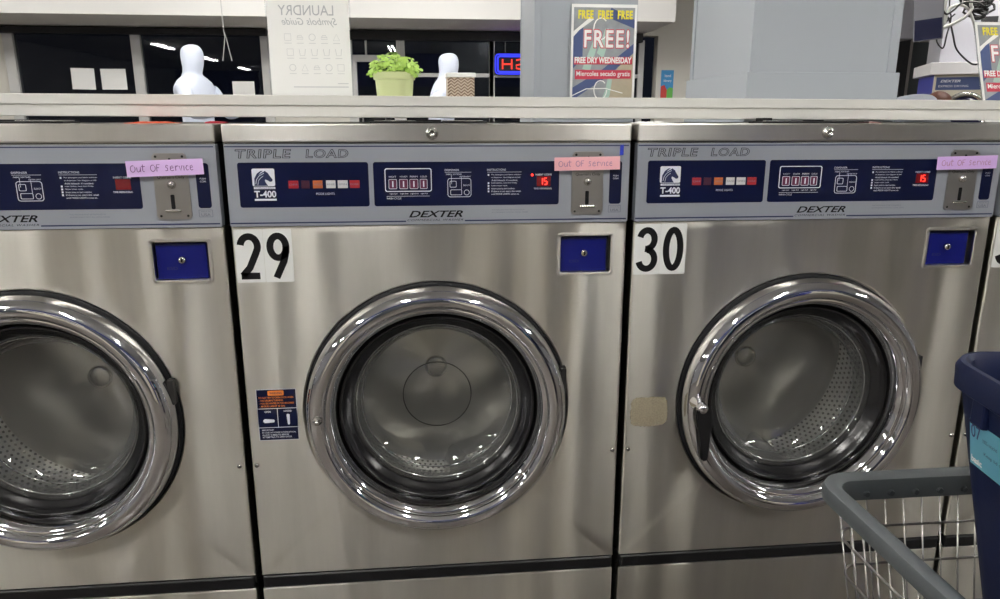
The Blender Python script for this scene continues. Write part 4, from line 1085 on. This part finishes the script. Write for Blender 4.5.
bm = new()
def inset(z): return .006+(cz-z)*.14
zs_ = [cz-.055, cz-.105, cz-.165, cz-.225, cz-.29, cz-.355]
zb = cz-.40
for z in zs_+[zb]: tube(bm, loop(inset(z), inset(z), .03, z), .0018, 6, closed=True)
i0, i1 = inset(cz-.01), inset(zb)
def P3(x, y, ins, z):
    fx = ins+(CWX-2*ins)*x; fy = -ins+(CLY+2*ins)*y; return (fx, fy, z)
N1, N2 = 23, 24
for k in range(1, N1):
    f = k/N1
    for y in (0, 1): tube(bm, [P3(f, y, i0, cz-.01), P3(f, y, i1, zb)], .0013, 5)
    tube(bm, [P3(f, 0, i1, zb), P3(f, 1, i1, zb)], .0017, 5)
for k in range(1, N2):
    f = k/N2
    for x in (0, 1): tube(bm, [P3(x, f, i0, cz-.01), P3(x, f, i1, zb)], .0013, 5)
for k in range(1, 8): tube(bm, [P3(0, k/8, i1, zb), P3(1, k/8, i1, zb)], .0024, 5)
obj('wire_basket', bm, 'wire', ct, smooth=True)
bm = new()
for x in (.08, CWX-.08): tube(bm, [(x, -.08, .12), (x, CLY+.08, .12)], .010, 8)
for y in (-.08, CLY+.08): tube(bm, [(.08, y, .12), (CWX-.08, y, .12)], .010, 8)
for x in (.08, CWX-.08):
    for y in (-.08, CLY+.08): tube(bm, [(x, y, .12), (x, y, zb-.002)], .010, 8)
obj('cart_frame', bm, 'wire', ct, smooth=True)
for x in (.08, CWX-.08):
    for y in (-.08, CLY+.08):
        bm = new()
        w_ = [(0, -.012), (.045, -.012), (.05, -.008), (.05, .008), (.045, .012), (0, .012)]
        lathe(bm, [(a, b) for a, b in w_], 20, x, .05)
        for v in bm.verts: v.co.y += y
        box(bm, x-.006, x+.006, y-.02, y-.014, .05, .12); box(bm, x-.006, x+.006, y+.014, y+.02, .05, .12)
        obj('caster', bm, 'rubber', ct)

bn = empty('blue_bin', (.598, -.604, zb+.004), rz=math.radians(-9)); tag(bn, 'dark blue plastic bin with cyan label standing inside the laundry cart', 'bin')
BH = .935-zb-.004
def bloop(bm, w0, d0, r, z, off=0, n=10):
    """left-back corner at origin, extends +x and -y"""
    V = []
    for cx, cy, a0 in ((r-off, -r+off, 90), (r-off, -d0+r-off, 180), (w0-r+off, -d0+r-off, 270), (w0-r+off, -r+off, 0)):
        for k in range(n+1):
            a = math.radians(a0+90*k/n); V.append(bm.verts.new((cx+r*math.cos(a), cy+r*math.sin(a), z)))
    return V
bm = new(); W_, D_ = .30, .40
spec = [(-.092, .0), (-.094, .004), (-.006, BH-.034), (-.005, BH-.034), (.0, BH-.030), (.001, BH-.008), (-.002, BH), (-.006, BH+.001), (-.010, BH-.004), (-.013, BH-.034), (-.098, .006)]
loops = [bloop(bm, W_, D_, .055, z, off) for off, z in spec]
for A, B in zip(loops, loops[1:]):
    k_ = len(A)
    for i in range(k_): bm.faces.new((A[i], A[(i+1) % k_], B[(i+1) % k_], B[i]))
bm.faces.new(loops[0]); bm.faces.new(loops[-1])
bo = obj('bin_body', bm, 'bin', bn, smooth=True); bo.data.set_sharp_from_angle(angle=math.radians(40))
# handle grip lug under the rim
bm = new(); box(bm, .002, .02, -.10, -.075, BH-.06, BH-.028, .003); obj('grip_lug', bm, 'bin', bn)
# label on the left face: lies along the tapering side
def side(yc, z):
    off = -.094+.088*((z-.004)/(BH-.038)); return (-off-.0012, yc, z)
bm = new(); y0l, y1l, z0l, z1l = -.066, -.200, BH-.112, BH-.058
bm.faces.new([bm.verts.new(side(*p)) for p in ((y0l, z0l), (y1l, z0l), (y1l, z1l), (y0l, z1l))]); bmesh.ops.solidify(bm, geom=bm.faces[:], thickness=.0004)
lb = obj('cyan_label', bm, 'cyan', bn)
bm = new()
def ltext(s, ya, yb, za, zb_, **k):
    t0 = new(); text(t0, s, 0, 1, 0, 1, 0, **k)
    mp = {}
    for v in t0.verts:
        p_ = side(ya+(yb-ya)*v.co.x, za+(zb_-za)*v.co.z); mp[v.index if False else v] = bm.verts.new((p_[0]-.0009, p_[1], p_[2]))
    for f in t0.faces: bm.faces.new([mp[v] for v in f.verts])
    t0.free()
ltext('07', -.070, -.088, z1l-.020, z1l-.004, bold=.01); ltext('100% recycled', -.092, -.118, z1l-.020, z1l-.014); ltext('Keep lid closed', -.094, -.140, z1l-.034, z1l-.029)
obj('label_print', bm, 'posternavy', lb)
bm = new(); ltext('basic', -.070, -.090, z0l+.004, z0l+.012, bold=.03); obj('label_white_print', bm, 'paper', lb)

# ------------------------------------------------------------------ world, camera, view
w = bpy.data.worlds.new('night'); SC.world = w; w.use_nodes = True
w.node_tree.nodes['Background'].inputs[0].default_value = (.01, .012, .02, 1); w.node_tree.nodes['Background'].inputs[1].default_value = .3
cd_ = bpy.data.cameras.new('camera'); cam = bpy.data.objects.new('camera', cd_); COL.objects.link(cam)
Mx = Matrix((( rt2.x, up2.x, -fw.x), (rt2.y, up2.y, -fw.y), (rt2.z, up2.z, -fw.z))).to_4x4(); Mx.translation = CAM
cam.matrix_world = Mx; cd_.sensor_fit = 'HORIZONTAL'; cd_.sensor_width = 36; cd_.lens = CF*36/1000; cd_.clip_start = .02
SC.camera = cam
SC.view_settings.view_transform = 'Standard'; SC.view_settings.look = 'None'; SC.view_settings.exposure = 0.84; SC.view_settings.gamma = 1; SC.view_settings.use_curve_mapping = False
